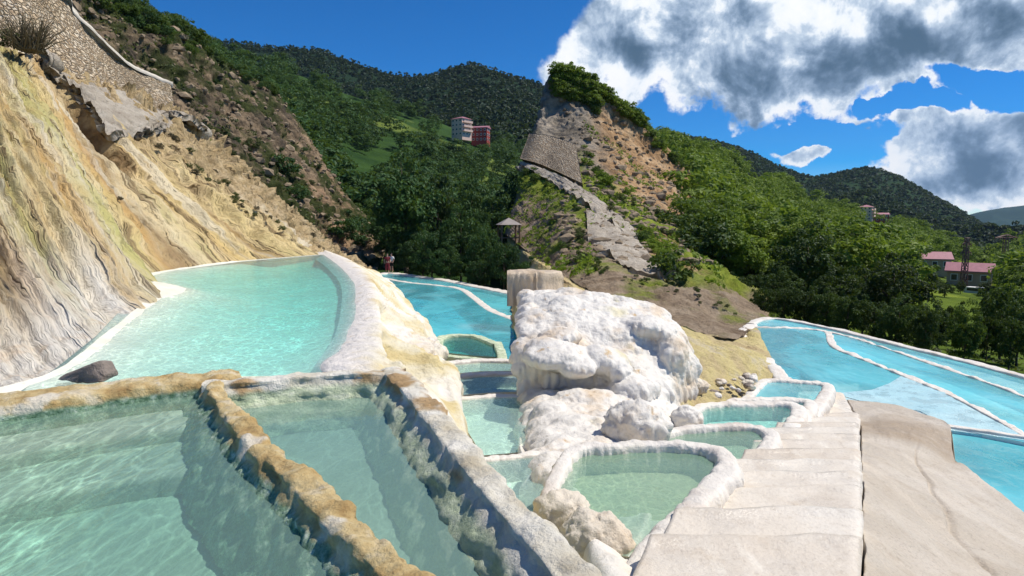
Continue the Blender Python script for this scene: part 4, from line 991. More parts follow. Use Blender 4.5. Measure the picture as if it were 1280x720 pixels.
small_pool([(862, 520), (880, 505), (930, 504), (985, 505), (996, 514), (985, 534), (972, 552), (955, 552), (866, 534)], 0., .25, WAT_POND, M_FLM, 'third walled pool of pale aqua beside the stairs',
           [(858, 526), (878, 506), (930, 503), (985, 503.5), (999, 512), (990, 530), (974, 552), (966, 566)], .06, [.2, .22, .26, .27, .27], .45, **RK)
small_pool([(916, 509), (925, 500), (1000, 500), (1012, 506), (1003, 520), (995, 527), (990, 511)], -.12, .4, WAT_POND, M_FLM, 'narrow fourth walled pool squeezed before the last one',
           [(910, 506), (924, 498.5), (1000, 499), (1014, 505), (1005, 522), (998, 535)], .05, [.15, .2, .25, .25], .4, **RK)
small_pool([(934, 500), (946, 485), (960, 476), (995, 477), (1028, 481), (1030, 489), (1012, 510), (1004, 502)], -.22, .5, WAT_TURQ, M_FLM, 'farthest walled pool of clear aqua at the top of the wide turquoise pool',
           [(930, 502), (944, 485), (958, 474.5), (995, 475.5), (1031, 479), (1034, 488), (1022, 506), (1012, 522)], .05, [.2, .2, .22, .27, .27], .4, **RK)
# buff boulder at the near corner of the first pool
c = D(752, 690, 4.45)
o = blob('boulder', [(c + np.array([0, 0, -.05]), (.24, .2, .3)), (c + np.array([-.1, .05, .02]), (.2, .2, .24)), (c + np.array([.06, -.1, -.3]), (.3, .3, .3)), (c + np.array([-.1, .3, -.2]), (.2, .35, .3))], .018, M_BOULD, None, c, amp=.025, nf=5, cauli=.035)
tag(o, 'rounded buff travertine boulder at the near corner of the olive pool', 'boulder')
# ------------------------------------------------------------------ white mound
MR = [[(657, 366, 13.8), (697, 362, 13.8), (740, 367, 13.6), (790, 376, 13.4), (822, 388, 13.2), (850, 418, 12.7), (866, 452, 12.5)],
      [(657, 398, 12.5), (697, 394, 12.5), (735, 398, 12.3), (780, 406, 12.2), (812, 416, 12.2), (846, 440, 12.1), (866, 476, 12.1)],
      [(657, 424, 11.8), (697, 424, 11.8), (735, 432, 11.7), (772, 442, 11.6), (805, 450, 11.6), (836, 470, 11.6), (858, 494, 11.9)],
      [(657, 450, 11.3), (697, 452, 11.2), (735, 458, 11.2), (765, 468, 11.1), (800, 477, 11.1), (828, 490, 11.3), (850, 503, 11.7)],
      [(661, 482, 11.2), (697, 486, 11.2), (735, 484, 11), (768, 484, 10.9), (800, 492, 10.8), (826, 502, 11), (846, 510, 11.4)],
      [(668, 504, 10.3), (690, 502, 10.3), (735, 500, 10.3), (770, 504, 10.2), (800, 512, 10.2), (826, 516, 10.4), (842, 520, 10.8)],
      [(676, 522, 9.5), (695, 524, 9.3), (740, 524, 9.3), (775, 526, 9.5), (800, 530, 9.6), (820, 532, 9.8), (836, 532, 10.2)],
      [(686, 546, 8.3), (702, 550, 8.1), (745, 548, 8.3), (780, 548, 8.6), (800, 548, 8.8), (815, 548, 9), (830, 544, 9.4)],
      [(699, 580, 6.9), (706, 582, 6.9), (728, 566, 7.4), (760, 560, 7.9), (790, 558, 8.2), (810, 556, 8.4), (825, 554, 8.6)]]
Gq = loft([[D(*p) for p in r] for r in MR], 30, 30); Nq = gnorm(Gq)
lumps = []
for a_ in range(30):
    for b_ in range(30):
        p = Gq[a_, b_]; e = min(b_, 29 - b_, a_ + 2) / 4.
        r = .17 + .17 * min(1, e) * (1 if a_ < 22 else .75); r *= 1.05 + .2 * pn(np.array([p * 1.1]))[0]; p = p + rs.normal(size=3) * .04
        lumps.append((p - Nq[a_, b_] * r * .95, (r * 1.15, r * 1.15, r)))
for x, y, d, a, b, c in [(694, 446, 10.95, .56, .5, .24), (682, 440, 11.2, .34, .5, .26), (720, 458, 10.75, .36, .4, .17), (752, 450, 11.05, .42, .45, .26), (770, 462, 10.9, .25, .35, .18), (806, 408, 12.2, .42, .4, .22), (826, 414, 12.1, .24, .35, .18), (700, 420, 11.6, .36, .35, .17),
                         (838, 446, 11.9, .3, .4, .42), (790, 486, 10.7, .4, .4, .24), (735, 500, 10.25, .5, .35, .17), (690, 516, 9.7, .26, .3, .2), (720, 530, 9.0, .3, .3, .14), (700, 560, 7.8, .2, .3, .12), (750, 535, 8.9, .2, .25, .14)]:
    lumps.append((D(x, y, d), (a, b, c)))
c0 = D(740, 540, 8.5)
o = blob('travertine_mound', lumps, .03, M_MOUND, None, c0, amp=.045, nf=2.0, smooth=26, cauli=.017, drip=.06)
tag(o, 'bulging white travertine mound with overhanging lips above the walled pools', 'mineral mound')
def stone(px, py, d, r, mat, label, group=None, seed=0, sq=.75):
    c = D(px, py, d)
    o = blob('boulder', [(c, (r, r * .9, r * sq)), (c + np.array([r * .5, .1 * r, -r * .2]), (r * .7, r * .7, r * .55)), (c + np.array([-r * .45, 0, -r * .25]), (r * .65, r * .7, r * .5))], r / 9, mat, None, c, amp=r * .12, nf=1.6 / r, smooth=2, cauli=r * .16, seed=seed)
    tag(o, label, 'boulder', group); return o
stone(795, 530, 8.3, .36, M_MOUND, 'cauliflower textured white boulder between the mound and the first walled pool', seed=3)
stone(858, 522, 10.2, .22, M_MOUND, 'small knobbly white boulder left of the third walled pool', seed=5)
stone(702, 640, 5.0, .2, M_BOULD, 'smaller buff stone wedged against the left end of the olive pool rim', seed=21)
stone(868, 482, 12.2, .2, M_BOULD, 'yellowish boulder resting at the far foot of the mound', seed=12)
c = D(664, 350, 14.5)
o = sweep('travertine_block', [D(634, 339, 14.6), D(650, 338, 14.6), D(664, 337.5, 14.6), D(676, 338, 14.7), D(680, 339, 15.2)], .9, .6, M_BLOCK, None, c, amp=.03, step=.02, rnd=.25, drip=.06, nf=3, m=34)
o.location = c; tag(o, 'brown stained dripstone block behind the white mound', 'mineral block')
# small stones by the far walled pool
rr = random.Random(4); base = None
for k in range(34):
    px = rr.uniform(866, 942); py = 494 - (px - 866) * .26 + rr.uniform(-9, 10); r = rr.uniform(.05, .13)
    c = D(px, py, 12.7 + (942 - px) * -.004 + (494 - py) * .05)
    if base is None:
        base = [blob('rock', [((0, 0, 0), (1, .8, .6)), ((.4, .2, -.1), (.6, .6, .5))], .14, m, None, (0, 0, 0), amp=.16, nf=1.2, smooth=1, seed=s) for s, m in ((1, M_BOULD), (5, M_ROCKD), (8, M_MOUND))]
        for b in base: tag(b, 'small loose stone on the yellow bank left of the farthest walled pool', 'rock', 'loose stones on the yellow bank')
        used = set()
    b = base[k % 3]
    if (k % 3) in used: o = b.copy(); COL.objects.link(o)
    else: o = b; used.add(k % 3)
    o.location = c; o.scale = (r, r, r); o.rotation_euler = (rr.uniform(-.4, .4), rr.uniform(-.4, .4), rr.uniform(0, 6))
# ------------------------------------------------------------------ right wooded hill, mountains, ground
H = [[(800, 178, 300), (840, 186, 300), (878, 198, 310), (925, 214, 330), (970, 234, 350), (1020, 254, 360), (1080, 274, 360), (1140, 292, 350), (1200, 318, 345), (1260, 340, 345), (1420, 350, 345), (1700, 360, 345)],
     [(810, 205, 190), (850, 215, 190), (890, 232, 200), (935, 255, 215), (985, 274, 225), (1040, 292, 230), (1100, 308, 235), (1160, 325, 235), (1220, 345, 230), (1290, 355, 225), (1420, 365, 225), (1700, 375, 225)],
     [(820, 250, 125), (860, 262, 122), (895, 280, 125), (935, 300, 130), (985, 318, 135), (1050, 335, 140), (1110, 345, 145), (1170, 355, 145), (1230, 364, 140), (1300, 374, 140), (1420, 385, 140), (1700, 400, 140)],
     [(840, 320, 82), (875, 332, 78), (912, 342, 75), (955, 352, 72), (1005, 365, 70), (1060, 376, 70), (1120, 388, 70), (1180, 396, 72), (1240, 402, 72), (1310, 408, 74), (1420, 415, 74), (1700, 430, 74)],
     [(880, 390, 45), (910, 395, 43), (940, 398, 41), (980, 404, 39), (1020, 412, 37), (1070, 424, 35), (1130, 438, 33), (1190, 452, 32), (1250, 462, 31.5), (1310, 470, 31), (1420, 485, 30), (1700, 520, 30)],
     [(905, 408, 33), (928, 407, 31), (948, 406, 29), (975, 408, 27.5), (1020, 416, 26), (1070, 428, 24.5), (1130, 443, 22.5), (1190, 460, 20.5), (1250, 474, 19), (1310, 490, 18), (1420, 520, 16), (1700, 580, 14)],
     [(915, 412, 28), (930, 410, 27), (948, 406, 26), (972, 406, 24.8), (1015, 418, 23.6), (1065, 432, 22), (1125, 448, 20.2), (1190, 466, 18.4), (1250, 484, 17), (1310, 505, 16), (1420, 540, 14), (1700, 620, 12)]]
G = loft([[D(*p) for p in r] for r in H], 160, 140)
G_FR = G + np.array([0, 0, 1.]) * (1.2 * fbm(G * .03, 3) * np.clip((139 - np.arange(140)) / 40, 0, 1)[:, None])[..., None]
sheet('hill', G_FR, M_HILLR)['kind'] = 'structure'
rg = [(770, 166), (800, 168), (822, 170), (852, 173), (882, 177), (930, 190), (970, 208), (1010, 221), (1040, 220), (1062, 215), (1088, 213), (1120, 223), (1150, 239), (1190, 261), (1222, 280), (1262, 303), (1310, 326), (1400, 345)]
G = loft([[D(x + 25, y + 25, 1500) for x, y in rg], [D(x, y, 1150) for x, y in rg], [D(x - 8, y * .6 + 118, 800) for x, y in rg], [D(x - 15, y * .2 + 245, 560) for x, y in rg], [D(x - 20, 325, 420) for x, y in rg]], 240, 120)
G_MR = G + np.array([0, 0, 1.]) * ((20 * ridge(np.stack([G[..., 0] * .005, G[..., 1] * .0015, 0 * G[..., 0] + 2], -1), 3) + 5 * fbm(G * .02, 3)) * np.clip(np.abs(gu - .25) / .2, .1, 1))[..., None]
sheet('mountain', G_MR, M_MTR)['kind'] = 'structure'
rg = [(1120, 300), (1160, 288), (1195, 274), (1222, 266), (1250, 261), (1285, 257), (1340, 246), (1450, 225), (1700, 215)]
G = loft([[D(x + 20, y + 6, 4600) for x, y in rg], [D(x, y, 3800) for x, y in rg], [D(x, y + 22, 3000) for x, y in rg], [D(x, 318, 2200) for x, y in rg]], 160, 60)
sheet('mountain', G + np.array([0, 0, 1.]) * (35 * ridge(G * .0016, 4) * np.clip(np.abs(np.linspace(0, 1, 60)[:, None] - .33) / .2, .15, 1))[..., None], M_MTF)['kind'] = 'structure'
G = loft([[D(1225, 330, 420), D(1255, 308, 400), D(1285, 290, 390), (D(1340, 265, 390)), D(1500, 230, 390)], [D(1215, 345, 330), D(1250, 330, 320), D(1285, 318, 315), D(1340, 305, 310), D(1500, 290, 310)], [D(1210, 362, 260), D(1250, 360, 260), D(1285, 358, 255), D(1340, 355, 250), D(1500, 350, 250)]], 60, 40)
G_FX = G
sheet('hill', G, M_HILLR)['kind'] = 'structure'
Vg = [(-4800, -500, -60), (4800, -500, -60), (4800, 7300, -60), (-4800, 7300, -60)]
tag(ngon('ground', Vg, M_GROUND), kind='structure')
# ------------------------------------------------------------------ foliage
def leafcloud(centers, rads, n_each, leaf, rng, shell=.75, flat=.0):
    """leaf faces spread through clumps; returns V (n*4,3), F"""
    C_ = np.repeat(np.asarray(centers), n_each, 0); r = np.repeat(np.asarray(rads), n_each)
    n = len(C_)
    d = rng.normal(size=(n, 3)); d /= np.linalg.norm(d, axis=1)[:, None]; d[:, 2] = np.where(d[:, 2] < -.3, -d[:, 2] * .6, d[:, 2])
    rad = r * (shell + (1 - shell) * rng.rand(n) ** .5 * 1.2) * np.where(rng.rand(n) < .25, rng.uniform(.2, 1.25, n), 1)
    p = C_ + d * rad[:, None] * np.array([1, 1, .8])
    nn = d + rng.normal(size=(n, 3)) * .55 + np.array([0, 0, .35]); nn /= np.linalg.norm(nn, axis=1)[:, None]
    a = np.cross(nn, rng.normal(size=(n, 3))); a /= np.linalg.norm(a, axis=1)[:, None]; b = np.cross(nn, a)
    l = leaf * rng.uniform(.6, 1.35, n)[:, None]
    bend = nn * l * .18
    V = np.stack([p - a * l, p - b * l * .55 + bend, p + a * l, p + b * l * .55 + bend], 1)
    return V.reshape(-1, 3), np.arange(n * 4).reshape(-1, 4)
def crown_pts(rng, n, kind):
    P = []
    while len(P) < n:
        x, y, z = rng.uniform(-1, 1, 3); r = math.sqrt(x * x + y * y)
        if kind == 'round': w = math.sqrt(max(0, 1 - z * z))
        elif kind == 'tall': w = (1 - abs(z) ** 2.4) * (.75 + .25 * math.sin(z * 7 + 1))
        else: w = max(0, (1 - z) / 2) ** .8
        if r < w and r > w * .35 * rng.rand(): P.append((x, y, z))
    return np.array(P)
def tree_meshes(seed, kind, nclump, nleaf, leaf, wr=.36, zc=.58, hz=.42):
    rng = np.random.RandomState(seed)
    P = crown_pts(rng, nclump, kind) * np.array([wr * .86, wr * .86, hz * .9]) + np.array([0, 0, zc])
    P += .05 * rng.normal(size=P.shape)
    rad = rng.uniform(.06, .135, nclump) * (1 if kind != 'cone' else .8)
    V, Fc = leafcloud(P, rad, nleaf, leaf, rng)
    crown = mesh('crown', V, Fc, False)
    mb = MB(); top = np.array([.02, .01, zc + hz * .5])
    pts = [np.array([0, 0, -.05]), np.array([.012, .008, .16]), np.array([-.01, .015, .34]), np.array([.015, 0, .52]), top]
    rr_ = [.03, .022, .018, .012, .004]
    for i in range(4): mb.beam(pts[i], pts[i + 1], rr_[i], rr_[i + 1], 7)
    for k in range(7):
        q = P[rng.randint(len(P))]; s = rng.uniform(.2, .55); st = np.array([0, 0, s])
        md = (st + q) / 2 + np.array([0, 0, .03]); mb.beam(st, md, .01, .007, 5); mb.beam(md, q, .007, .002, 5)
    trunk = mesh('trunk', np.concatenate(mb.V), mb.F, True)
    return crown, trunk
KIND = {}
for nm, sd, kd, nc, nl, lf, wr in [('a', 1, 'tall', 70, 85, .021, .3), ('b', 2, 'round', 80, 80, .022, .42), ('c', 3, 'round', 64, 85, .024, .5), ('d', 4, 'tall', 66, 85, .021, .38),
                                   ('e', 5, 'cone', 60, 40, .024, .26), ('f', 6, 'round', 30, 34, .042, .46), ('g', 7, 'tall', 30, 34, .042, .36)]:
    KIND[nm] = tree_meshes(sd, kd, nc, nl, lf, wr)
PROTO = {}
def tree(kind, mat, loc, h, wd=1., label=None, group=None, rng=random, name='broadleaf_tree', cat='tree'):
    key = (kind, mat.name)
    if key not in PROTO:
        t = thing(name, loc, label, cat, group)
        for me, m, nm in ((KIND[kind][0], mat, 'crown'), (KIND[kind][1], M_BARK, 'trunk')):
            if not me.materials: me.materials.append(m)
            o = bpy.data.objects.new(nm, me); COL.objects.link(o); o.parent = t
            o.material_slots[0].link = 'OBJECT'; o.material_slots[0].material = m
        PROTO[key] = t
    else:
        t = dup(PROTO[key], loc)
        t['label'] = label
        if group: t['group'] = group
        elif 'group' in t: del t['group']
    t.rotation_euler = (0, 0, rng.uniform(0, 6.28)); t.scale = (h * wd, h * wd, h)
    return t
def ground_z(G, x, y):
    e = (G[..., 0] - x) ** 2 + (G[..., 1] - y) ** 2; i = np.unravel_index(np.argmin(e), e.shape); return G[i][2]
rt2 = random.Random(11)
def place(px, top, dist, wpx, kind, mat, label, group=None, G=None, minh=2.5, zbase=None):
    p = D(px, 300, dist); z0 = ground_z(G, p[0], p[1]) if zbase is None else zbase
    zt = D(px, top, dist)[2]; h = max(minh, zt - z0)
    wr = {'a': .3, 'b': .42, 'c': .5, 'd': .38, 'e': .26, 'f': .46, 'g': .36}[kind]
    return tree(kind, mat, (p[0], p[1], z0 - .1), h, (wpx / F * dist) / (2 * wr * 1.08 * h), label, group, rt2)
GL = 'trees of the dark grove behind the lower blue pool'
lg = 'dark leafy tree in the dense grove behind the lower blue pool'
place(508, 196, 68, 82, 'a', L_DARK, 'tallest feathery dark tree standing over the two people at the pool', None, G_FL)
for px, top, dd, w_, k in [(548, 212, 76, 60, 'd'), (575, 262, 58, 60, 'b'), (540, 278, 57, 50, 'c'), (606, 286, 54, 48, 'b'), (630, 293, 50, 50, 'c'), (590, 225, 84, 64, 'b'), (622, 240, 80, 60, 'd'), (560, 305, 55, 46, 'b'), (515, 292, 61, 44, 'c'), (645, 262, 74, 60, 'b'),
                           (480, 262, 74, 44, 'd'), (655, 250, 90, 60, 'b'), (660, 318, 49, 46, 'c'), (600, 318, 51, 40, 'c'), (528, 310, 60, 40, 'b'), (640, 225, 98, 60, 'b'), (675, 300, 62, 56, 'b'), (570, 250, 92, 60, 'c'), (535, 240, 95, 50, 'd'), (497, 300, 66, 34, 'c'), (604, 262, 66, 40, 'd'), (585, 300, 60, 50, 'c')]:
    place(px, top, dd, w_, k, L_DARK, lg, GL, G_FL)
# right valley trees
GRr = 'trees of the deep green grove beyond the widest pool'
lr = 'deep green leafy tree in the grove beyond the widest pool'
place(1010, 283, 46, 92, 'b', L_DARKR, 'broad dark tree rising highest at the far corner of the widest pool', None, G_FR)
place(1122, 316, 33, 104, 'c', L_DARKR, 'big spreading tree nearest the far edge of the widest pool', None, G_FR)
place(1217, 378, 25, 46, 'b', L_MID, 'small light green tree standing alone on the grass below the dark grove', None, G_FR)
place(1262, 345, 31, 66, 'c', L_DARKR, 'dark tree by the right side of the village track', None, G_FR)
for px, top, dd, w_, k in [(958, 318, 52, 56, 'c'), (982, 335, 42, 50, 'b'), (1052, 335, 38, 66, 'b'), (1085, 352, 34, 56, 'c'), (1040, 360, 33, 50, 'c'), (1110, 330, 44, 66, 'b'), (1075, 318, 55, 60, 'd'), (1100, 385, 29, 56, 'c'), (1172, 386, 29, 50, 'b'), (1065, 395, 29, 46, 'c'),
                           (1130, 400, 26.5, 60, 'b'), (1165, 408, 25, 46, 'c'), (1010, 370, 34, 44, 'b'), (985, 372, 34, 40, 'c'), (1252, 366, 38, 40, 'b'), (1285, 372, 28, 54, 'b'), (1275, 400, 26, 46, 'c'), (1120, 300, 70, 60, 'd'), (1050, 300, 75, 66, 'b'), (1128, 345, 60, 40, 'b'), (1025, 320, 60, 56, 'd'), (970, 300, 70, 50, 'b'),
                           (945, 352, 46, 42, 'c'), (1092, 302, 88, 66, 'b'), (1000, 300, 85, 60, 'b'), (1200, 396, 34, 36, 'c'), (1120, 325, 85, 50, 'b'), (1245, 400, 29, 34, 'c'), (925, 365, 45, 36, 'c'), (958, 378, 37, 36, 'c')]:
    place(px, top, dd, w_, k, L_DARKR, lr, GRr, G_FR)
for px, top, dd, w_, k in [(1150, 336, 150, 22, 'b'), (1172, 350, 120, 26, 'c'), (1206, 354, 122, 12, 'b'), (1186, 362, 100, 24, 'c'), (1240, 352, 120, 22, 'b'), (1140, 352, 100, 30, 'c')]:
    place(px, top, dd, w_, k, L_DARKR, 'small dark tree growing in front of the pink roofed village houses', 'trees before the village houses', G_FR)
# individual trees on the wooded hillsides: sampled on the terrain, nearest kept as things
def samples(G, n, seed, cond):
    rng = np.random.RandomState(seed); out = []
    a = np.linalg.norm(np.cross(G[1:, :-1] - G[:-1, :-1], G[:-1, 1:] - G[:-1, :-1]), axis=-1)
    dist = G[:-1, :-1, 1]; pr = (a / dist ** 1.5).ravel(); pr /= pr.sum()
    idx = rng.choice(len(pr), n * 3, p=pr)
    for i in idx:
        r, c = divmod(i, a.shape[1]); s, t_ = rng.rand(2)
        p = G[r, c] * (1 - s) * (1 - t_) + G[r, c + 1] * s * (1 - t_) + G[r + 1, c] * (1 - s) * t_ + G[r + 1, c + 1] * s * t_
        x, y, f = proj(p)
        if cond(x, y, p, rng): out.append(p)
        if len(out) >= n: break
    return out
def clear_l(x, y, p, rng):
    if not (150 < x < 720): return False
    if ((x - 590) / 28) ** 2 + ((y - 190) / 16) ** 2 < 1: return False
    if ((x - 525) / 70) ** 2 + ((y - 170) / 16) ** 2 < 1 and rng.rand() < .88: return False
    if ((x - 475) / 60) ** 2 + ((y - 207) / 17) ** 2 < 1 and rng.rand() < .85: return False
    if ((x - 455) / 30) ** 2 + ((y - 240) / 22) ** 2 < 1 and rng.rand() < .9: return False
    return True
def clear_r(x, y, p, rng):
    if not (790 < x < 1300): return False
    if abs(x - 1090) < 24 and 266 < y and y - 9 * F / p[1] < 275 and p[1] < 352: return False
    if 1140 < x < 1245 and 330 < y < 402: return False
    if ((x - 1020) / 40) ** 2 + ((y - 262) / 12) ** 2 < 1 and rng.rand() < .9: return False
    if ((x - 935) / 30) ** 2 + ((y - 235) / 18) ** 2 < 1 and rng.rand() < .85: return False
    if ((x - 895) / 16) ** 2 + ((y - 300) / 40) ** 2 < 1 and rng.rand() < .6: return False
    ty = y - 11 * F / p[1]
    mg = 3.2 * F / p[1]
    if 1142 - mg < x < 1182 + mg and ty < 336 and p[1] < 192: return False
    if 1180 - mg < x < 1243 + mg and ty < 366 and p[1] < 150: return False
    return p[1] > 40
SL = sorted(samples(G_FL, 900, 3, clear_l), key=lambda p: p[1])
SR = sorted(samples(G_FR, 1100, 4, clear_r), key=lambda p: p[1])
rng2 = random.Random(5)
for p in [p for p in SL if p[1] > 75][:95]:
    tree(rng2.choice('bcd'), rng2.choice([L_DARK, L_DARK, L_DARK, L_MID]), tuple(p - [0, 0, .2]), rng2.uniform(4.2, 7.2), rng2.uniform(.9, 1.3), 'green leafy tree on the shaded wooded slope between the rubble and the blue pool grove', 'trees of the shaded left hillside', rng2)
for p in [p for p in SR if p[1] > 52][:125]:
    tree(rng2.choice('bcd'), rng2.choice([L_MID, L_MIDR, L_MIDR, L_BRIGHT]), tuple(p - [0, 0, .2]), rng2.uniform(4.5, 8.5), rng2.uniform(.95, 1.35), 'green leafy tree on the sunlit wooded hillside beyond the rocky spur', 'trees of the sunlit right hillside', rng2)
def woodland(name, pts, mat, hmin, hmax, ncl, nlf, leaf, seed, kind='round', label=None):
    rng = np.random.RandomState(seed); var = []
    for k in range(5):
        P = crown_pts(rng, ncl, kind) * np.array([.36, .36, .4]) + np.array([0, 0, .5])
        var.append(leafcloud(P, rng.uniform(.12, .2, ncl), nlf, leaf, rng)[0])
    Vs = []
    for i, p in enumerate(pts):
        h = rng.uniform(hmin, hmax); a = rng.uniform(0, 6.28); c, s = math.cos(a), math.sin(a); w_ = h * rng.uniform(.85, 1.3)
        v = var[i % 5] * np.array([w_, w_, h]); Vs.append(np.stack([v[:, 0] * c - v[:, 1] * s, v[:, 0] * s + v[:, 1] * c, v[:, 2]], 1) + p)
    V = np.concatenate(Vs)
    o = link(name, mesh(name, V, np.arange(len(V)).reshape(-1, 4), False), mat)
    return tag(o, label, 'woodland', None, 'stuff')
restL = [p for p in SL if p[1] > 75][95:]; restR = [p for p in SR if p[1] > 52][125:]
woodland('woods', restL, L_DARK, 6, 11, 20, 28, .045, 21, label='distant leafy woods covering the shaded hill behind the left grove')
woodland('woods', restR, L_MIDR, 6, 11, 20, 28, .045, 22, label='distant leafy woods covering the sunlit hill on the right')
woodland('woods', samples(G_FX, 120, 8, lambda x, y, p, r: True), L_MIDR, 5, 10, 12, 14, .09, 23, label='sunlit leafy woods on the small hill at the far right')
mlp = samples(G_ML, 9000, 12, lambda x, y, p, r: 180 < x < 800 and y < 300)
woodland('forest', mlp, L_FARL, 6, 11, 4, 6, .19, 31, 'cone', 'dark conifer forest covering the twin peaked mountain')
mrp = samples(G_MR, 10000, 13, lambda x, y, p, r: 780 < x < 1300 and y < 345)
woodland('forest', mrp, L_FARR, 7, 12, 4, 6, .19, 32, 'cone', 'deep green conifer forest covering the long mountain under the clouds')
# ------------------------------------------------------------------ bushes
G_SPV = G_SPUR[:, 34:]
BUSH = []
for sd, nc, nl, lf in ((1, 26, 40, .075), (2, 34, 34, .07), (3, 20, 44, .08)):
    rng = np.random.RandomState(sd)
    P = crown_pts(rng, nc, 'round') * np.array([.75, .75, .5]) + np.array([0, 0, .35])
    V, Fc = leafcloud(P, rng.uniform(.16, .3, nc), nl, lf, rng)
    BUSH.append(mesh('bush', V, Fc, False))
BP = {}
rb_ = random.Random(9)
def bush(p, r, mat, label, group=None, hs=1.):
    nm = 'shrub' if p[0] < 0 and p[0] / p[1] < -.12 else 'bush'
    k = rb_.randrange(3); key = (k, mat.name, nm)
    if key not in BP:
        me = BUSH[k]
        if not me.materials: me.materials.append(mat)
        o = bpy.data.objects.new(nm, me); COL.objects.link(o); o.material_slots[0].link = 'OBJECT'; o.material_slots[0].material = mat; BP[key] = o
    else:
        o = BP[key].copy(); COL.objects.link(o)
        if 'group' in o: del o['group']
    o.location = tuple(p); o.rotation_euler = (0, 0, rb_.uniform(0, 6.28)); o.scale = (r, r, r * hs)
    return tag(o, label, nm, group)
def bushes(G, reg, n, r0, r1, mats, label, group, off=.3):
    x0, y0, x1, y1, jit = reg
    for k in range(n):
        s = rb_.random(); px = x0 + (x1 - x0) * s; py = y0 + (y1 - y0) * s + rb_.uniform(-jit, jit)
        p = surf(G, px, py, off); f = p[1]
        bush(p, rb_.uniform(r0, r1) * f / F, rb_.choice(mats), label, group, rb_.uniform(.8, 1.3))
l_ = 'bright green bush in the thicket along the crest of the right spur'; g_ = 'crest thicket of the right spur'
bushes(G_SPV, (694, 96, 742, 112, 6), 34, 11, 17, [L_BRIGHT, L_MIDR], l_, g_)
bushes(G_SPV, (696, 112, 745, 128, 8), 40, 10, 16, [L_BRIGHT, L_MIDR, L_MID], l_, g_)
bushes(G_SPV, (740, 112, 802, 158, 5), 34, 9, 14, [L_BRIGHT, L_MIDR], l_, g_)
bushes(G_SPV, (738, 128, 752, 150, 8), 8, 6, 9, [L_BRIGHT, L_MID], l_, g_)
bushes(G_SPV, (805, 165, 862, 218, 5), 26, 5, 9, [L_BRIGHT, L_MID], l_, g_)
l_ = 'leafy bush scattered over the grassy face of the right spur'; g_ = 'bushes of the grassy spur face'
bushes(G_SPV, (728, 185, 760, 245, 12), 12, 5, 11, [L_BRIGHT, L_MID], l_, g_)
bushes(G_SPV, (700, 300, 760, 345, 10), 18, 4, 8, [L_MID, L_OLIVE], l_, g_)
bushes(G_SPV, (716, 240, 728, 310, 8), 14, 4, 8, [L_MID, L_OLIVE], l_, g_)
bushes(G_SPV, (650, 208, 690, 232, 8), 12, 4, 8, [L_MID, L_BRIGHT], l_, g_)
bushes(G_SPV, (745, 230, 870, 320, 22), 34, 4, 9, [L_BRIGHT, L_MID, L_OLIVE], l_, g_)
bushes(G_SPV, (800, 290, 850, 345, 12), 20, 6, 12, [L_MID, L_BRIGHT], l_, g_)
bushes(G_SPV, (760, 340, 920, 385, 9), 26, 2.5, 5, [L_OLIVE, L_MID], l_, g_)
bush(surf(G_SPV, 876, 318, 1), 42 * 55 / F, L_DARKR, 'largest round dark bush where the rubble meets the foot of the right spur')
bush(surf(G_SPV, 757, 232, .5), 17 * 60 / F, L_BRIGHT, 'round bright bush right of the grey stone panel')
bush(surf(G_SPV, 842, 345, .5), 24 * 50 / F, L_MID, 'wide green bush below the end of the tan concrete sheet')
bush(D(765, 419, 20.5), .45, L_OLIVE, 'low olive tuft at the gravel foot near the white mound')
l_ = 'dark green shrub along the top edge of the left rubble hillside'; g_ = 'crest bushes of the left rubble hillside'
bushes(G_RUB, (95, -12, 250, 48, 9), 46, 9, 16, [L_DARK, L_MID, L_MID], l_, g_)
bushes(G_RUB, (150, 20, 240, 60, 9), 24, 7, 12, [L_DARK, L_MID], l_, g_)
bushes(G_RUB, (245, 58, 345, 118, 6), 26, 6, 10, [L_DARK, L_MID], l_, g_)
l_ = 'dark olive shrub dotted over the shaded rubble slope'; g_ = 'bushes of the left rubble slope'
bushes(G_RUB, (240, 110, 420, 250, 36), 34, 3.5, 8, [L_DARK, L_OLIVE], l_, g_)
bushes(G_RUB, (240, 160, 330, 215, 18), 26, 4, 9, [L_DARK, L_OLIVE], l_, g_)
bush(surf(G_RUB, 357, 216, 1), 28 * 70 / F, L_DARK, 'large round dark bush in the middle of the left rubble slope')
bush(surf(G_RUB, 340, 236, 1), 22 * 68 / F, L_OLIVE, 'olive bush just below the large round one on the left rubble slope')
bush(surf(G_RUB, 372, 248, 1), 20 * 68 / F, L_DARK, 'leafy bush beside the brown scree of the left slope')
bush(surf(G_RUB, 430, 294, 1), 27 * 66 / F, L_DARK, 'dark leafy bush at the foot of the brown scree near the long pool')
bush(surf(G_SLOPE, 262, 182, .5), 11 * 40 / F, L_BRIGHT, 'bright green tuft under the tip of the concrete apron')
bush(surf(G_SLOPE, 268, 190, .5), 9 * 40 / F, L_BRIGHT, 'second bright green tuft just below the apron tip')
l_ = 'dry brown shrub growing from cracks of the yellow flank'; g_ = 'dry shrubs of the yellow flank'
bushes(G_SLOPE, (200, 172, 300, 250, 14), 26, 4, 8, [L_DRY, L_OLIVE], l_, g_)
bushes(G_SLOPE, (290, 250, 400, 305, 8), 26, 3, 7, [L_DRY, L_OLIVE], l_, g_)
bush(surf(G_SLOPE, 150, 250, .3), 5 * 25 / F, L_DRY, 'small withered shrub beside the dark hollow of the flank')
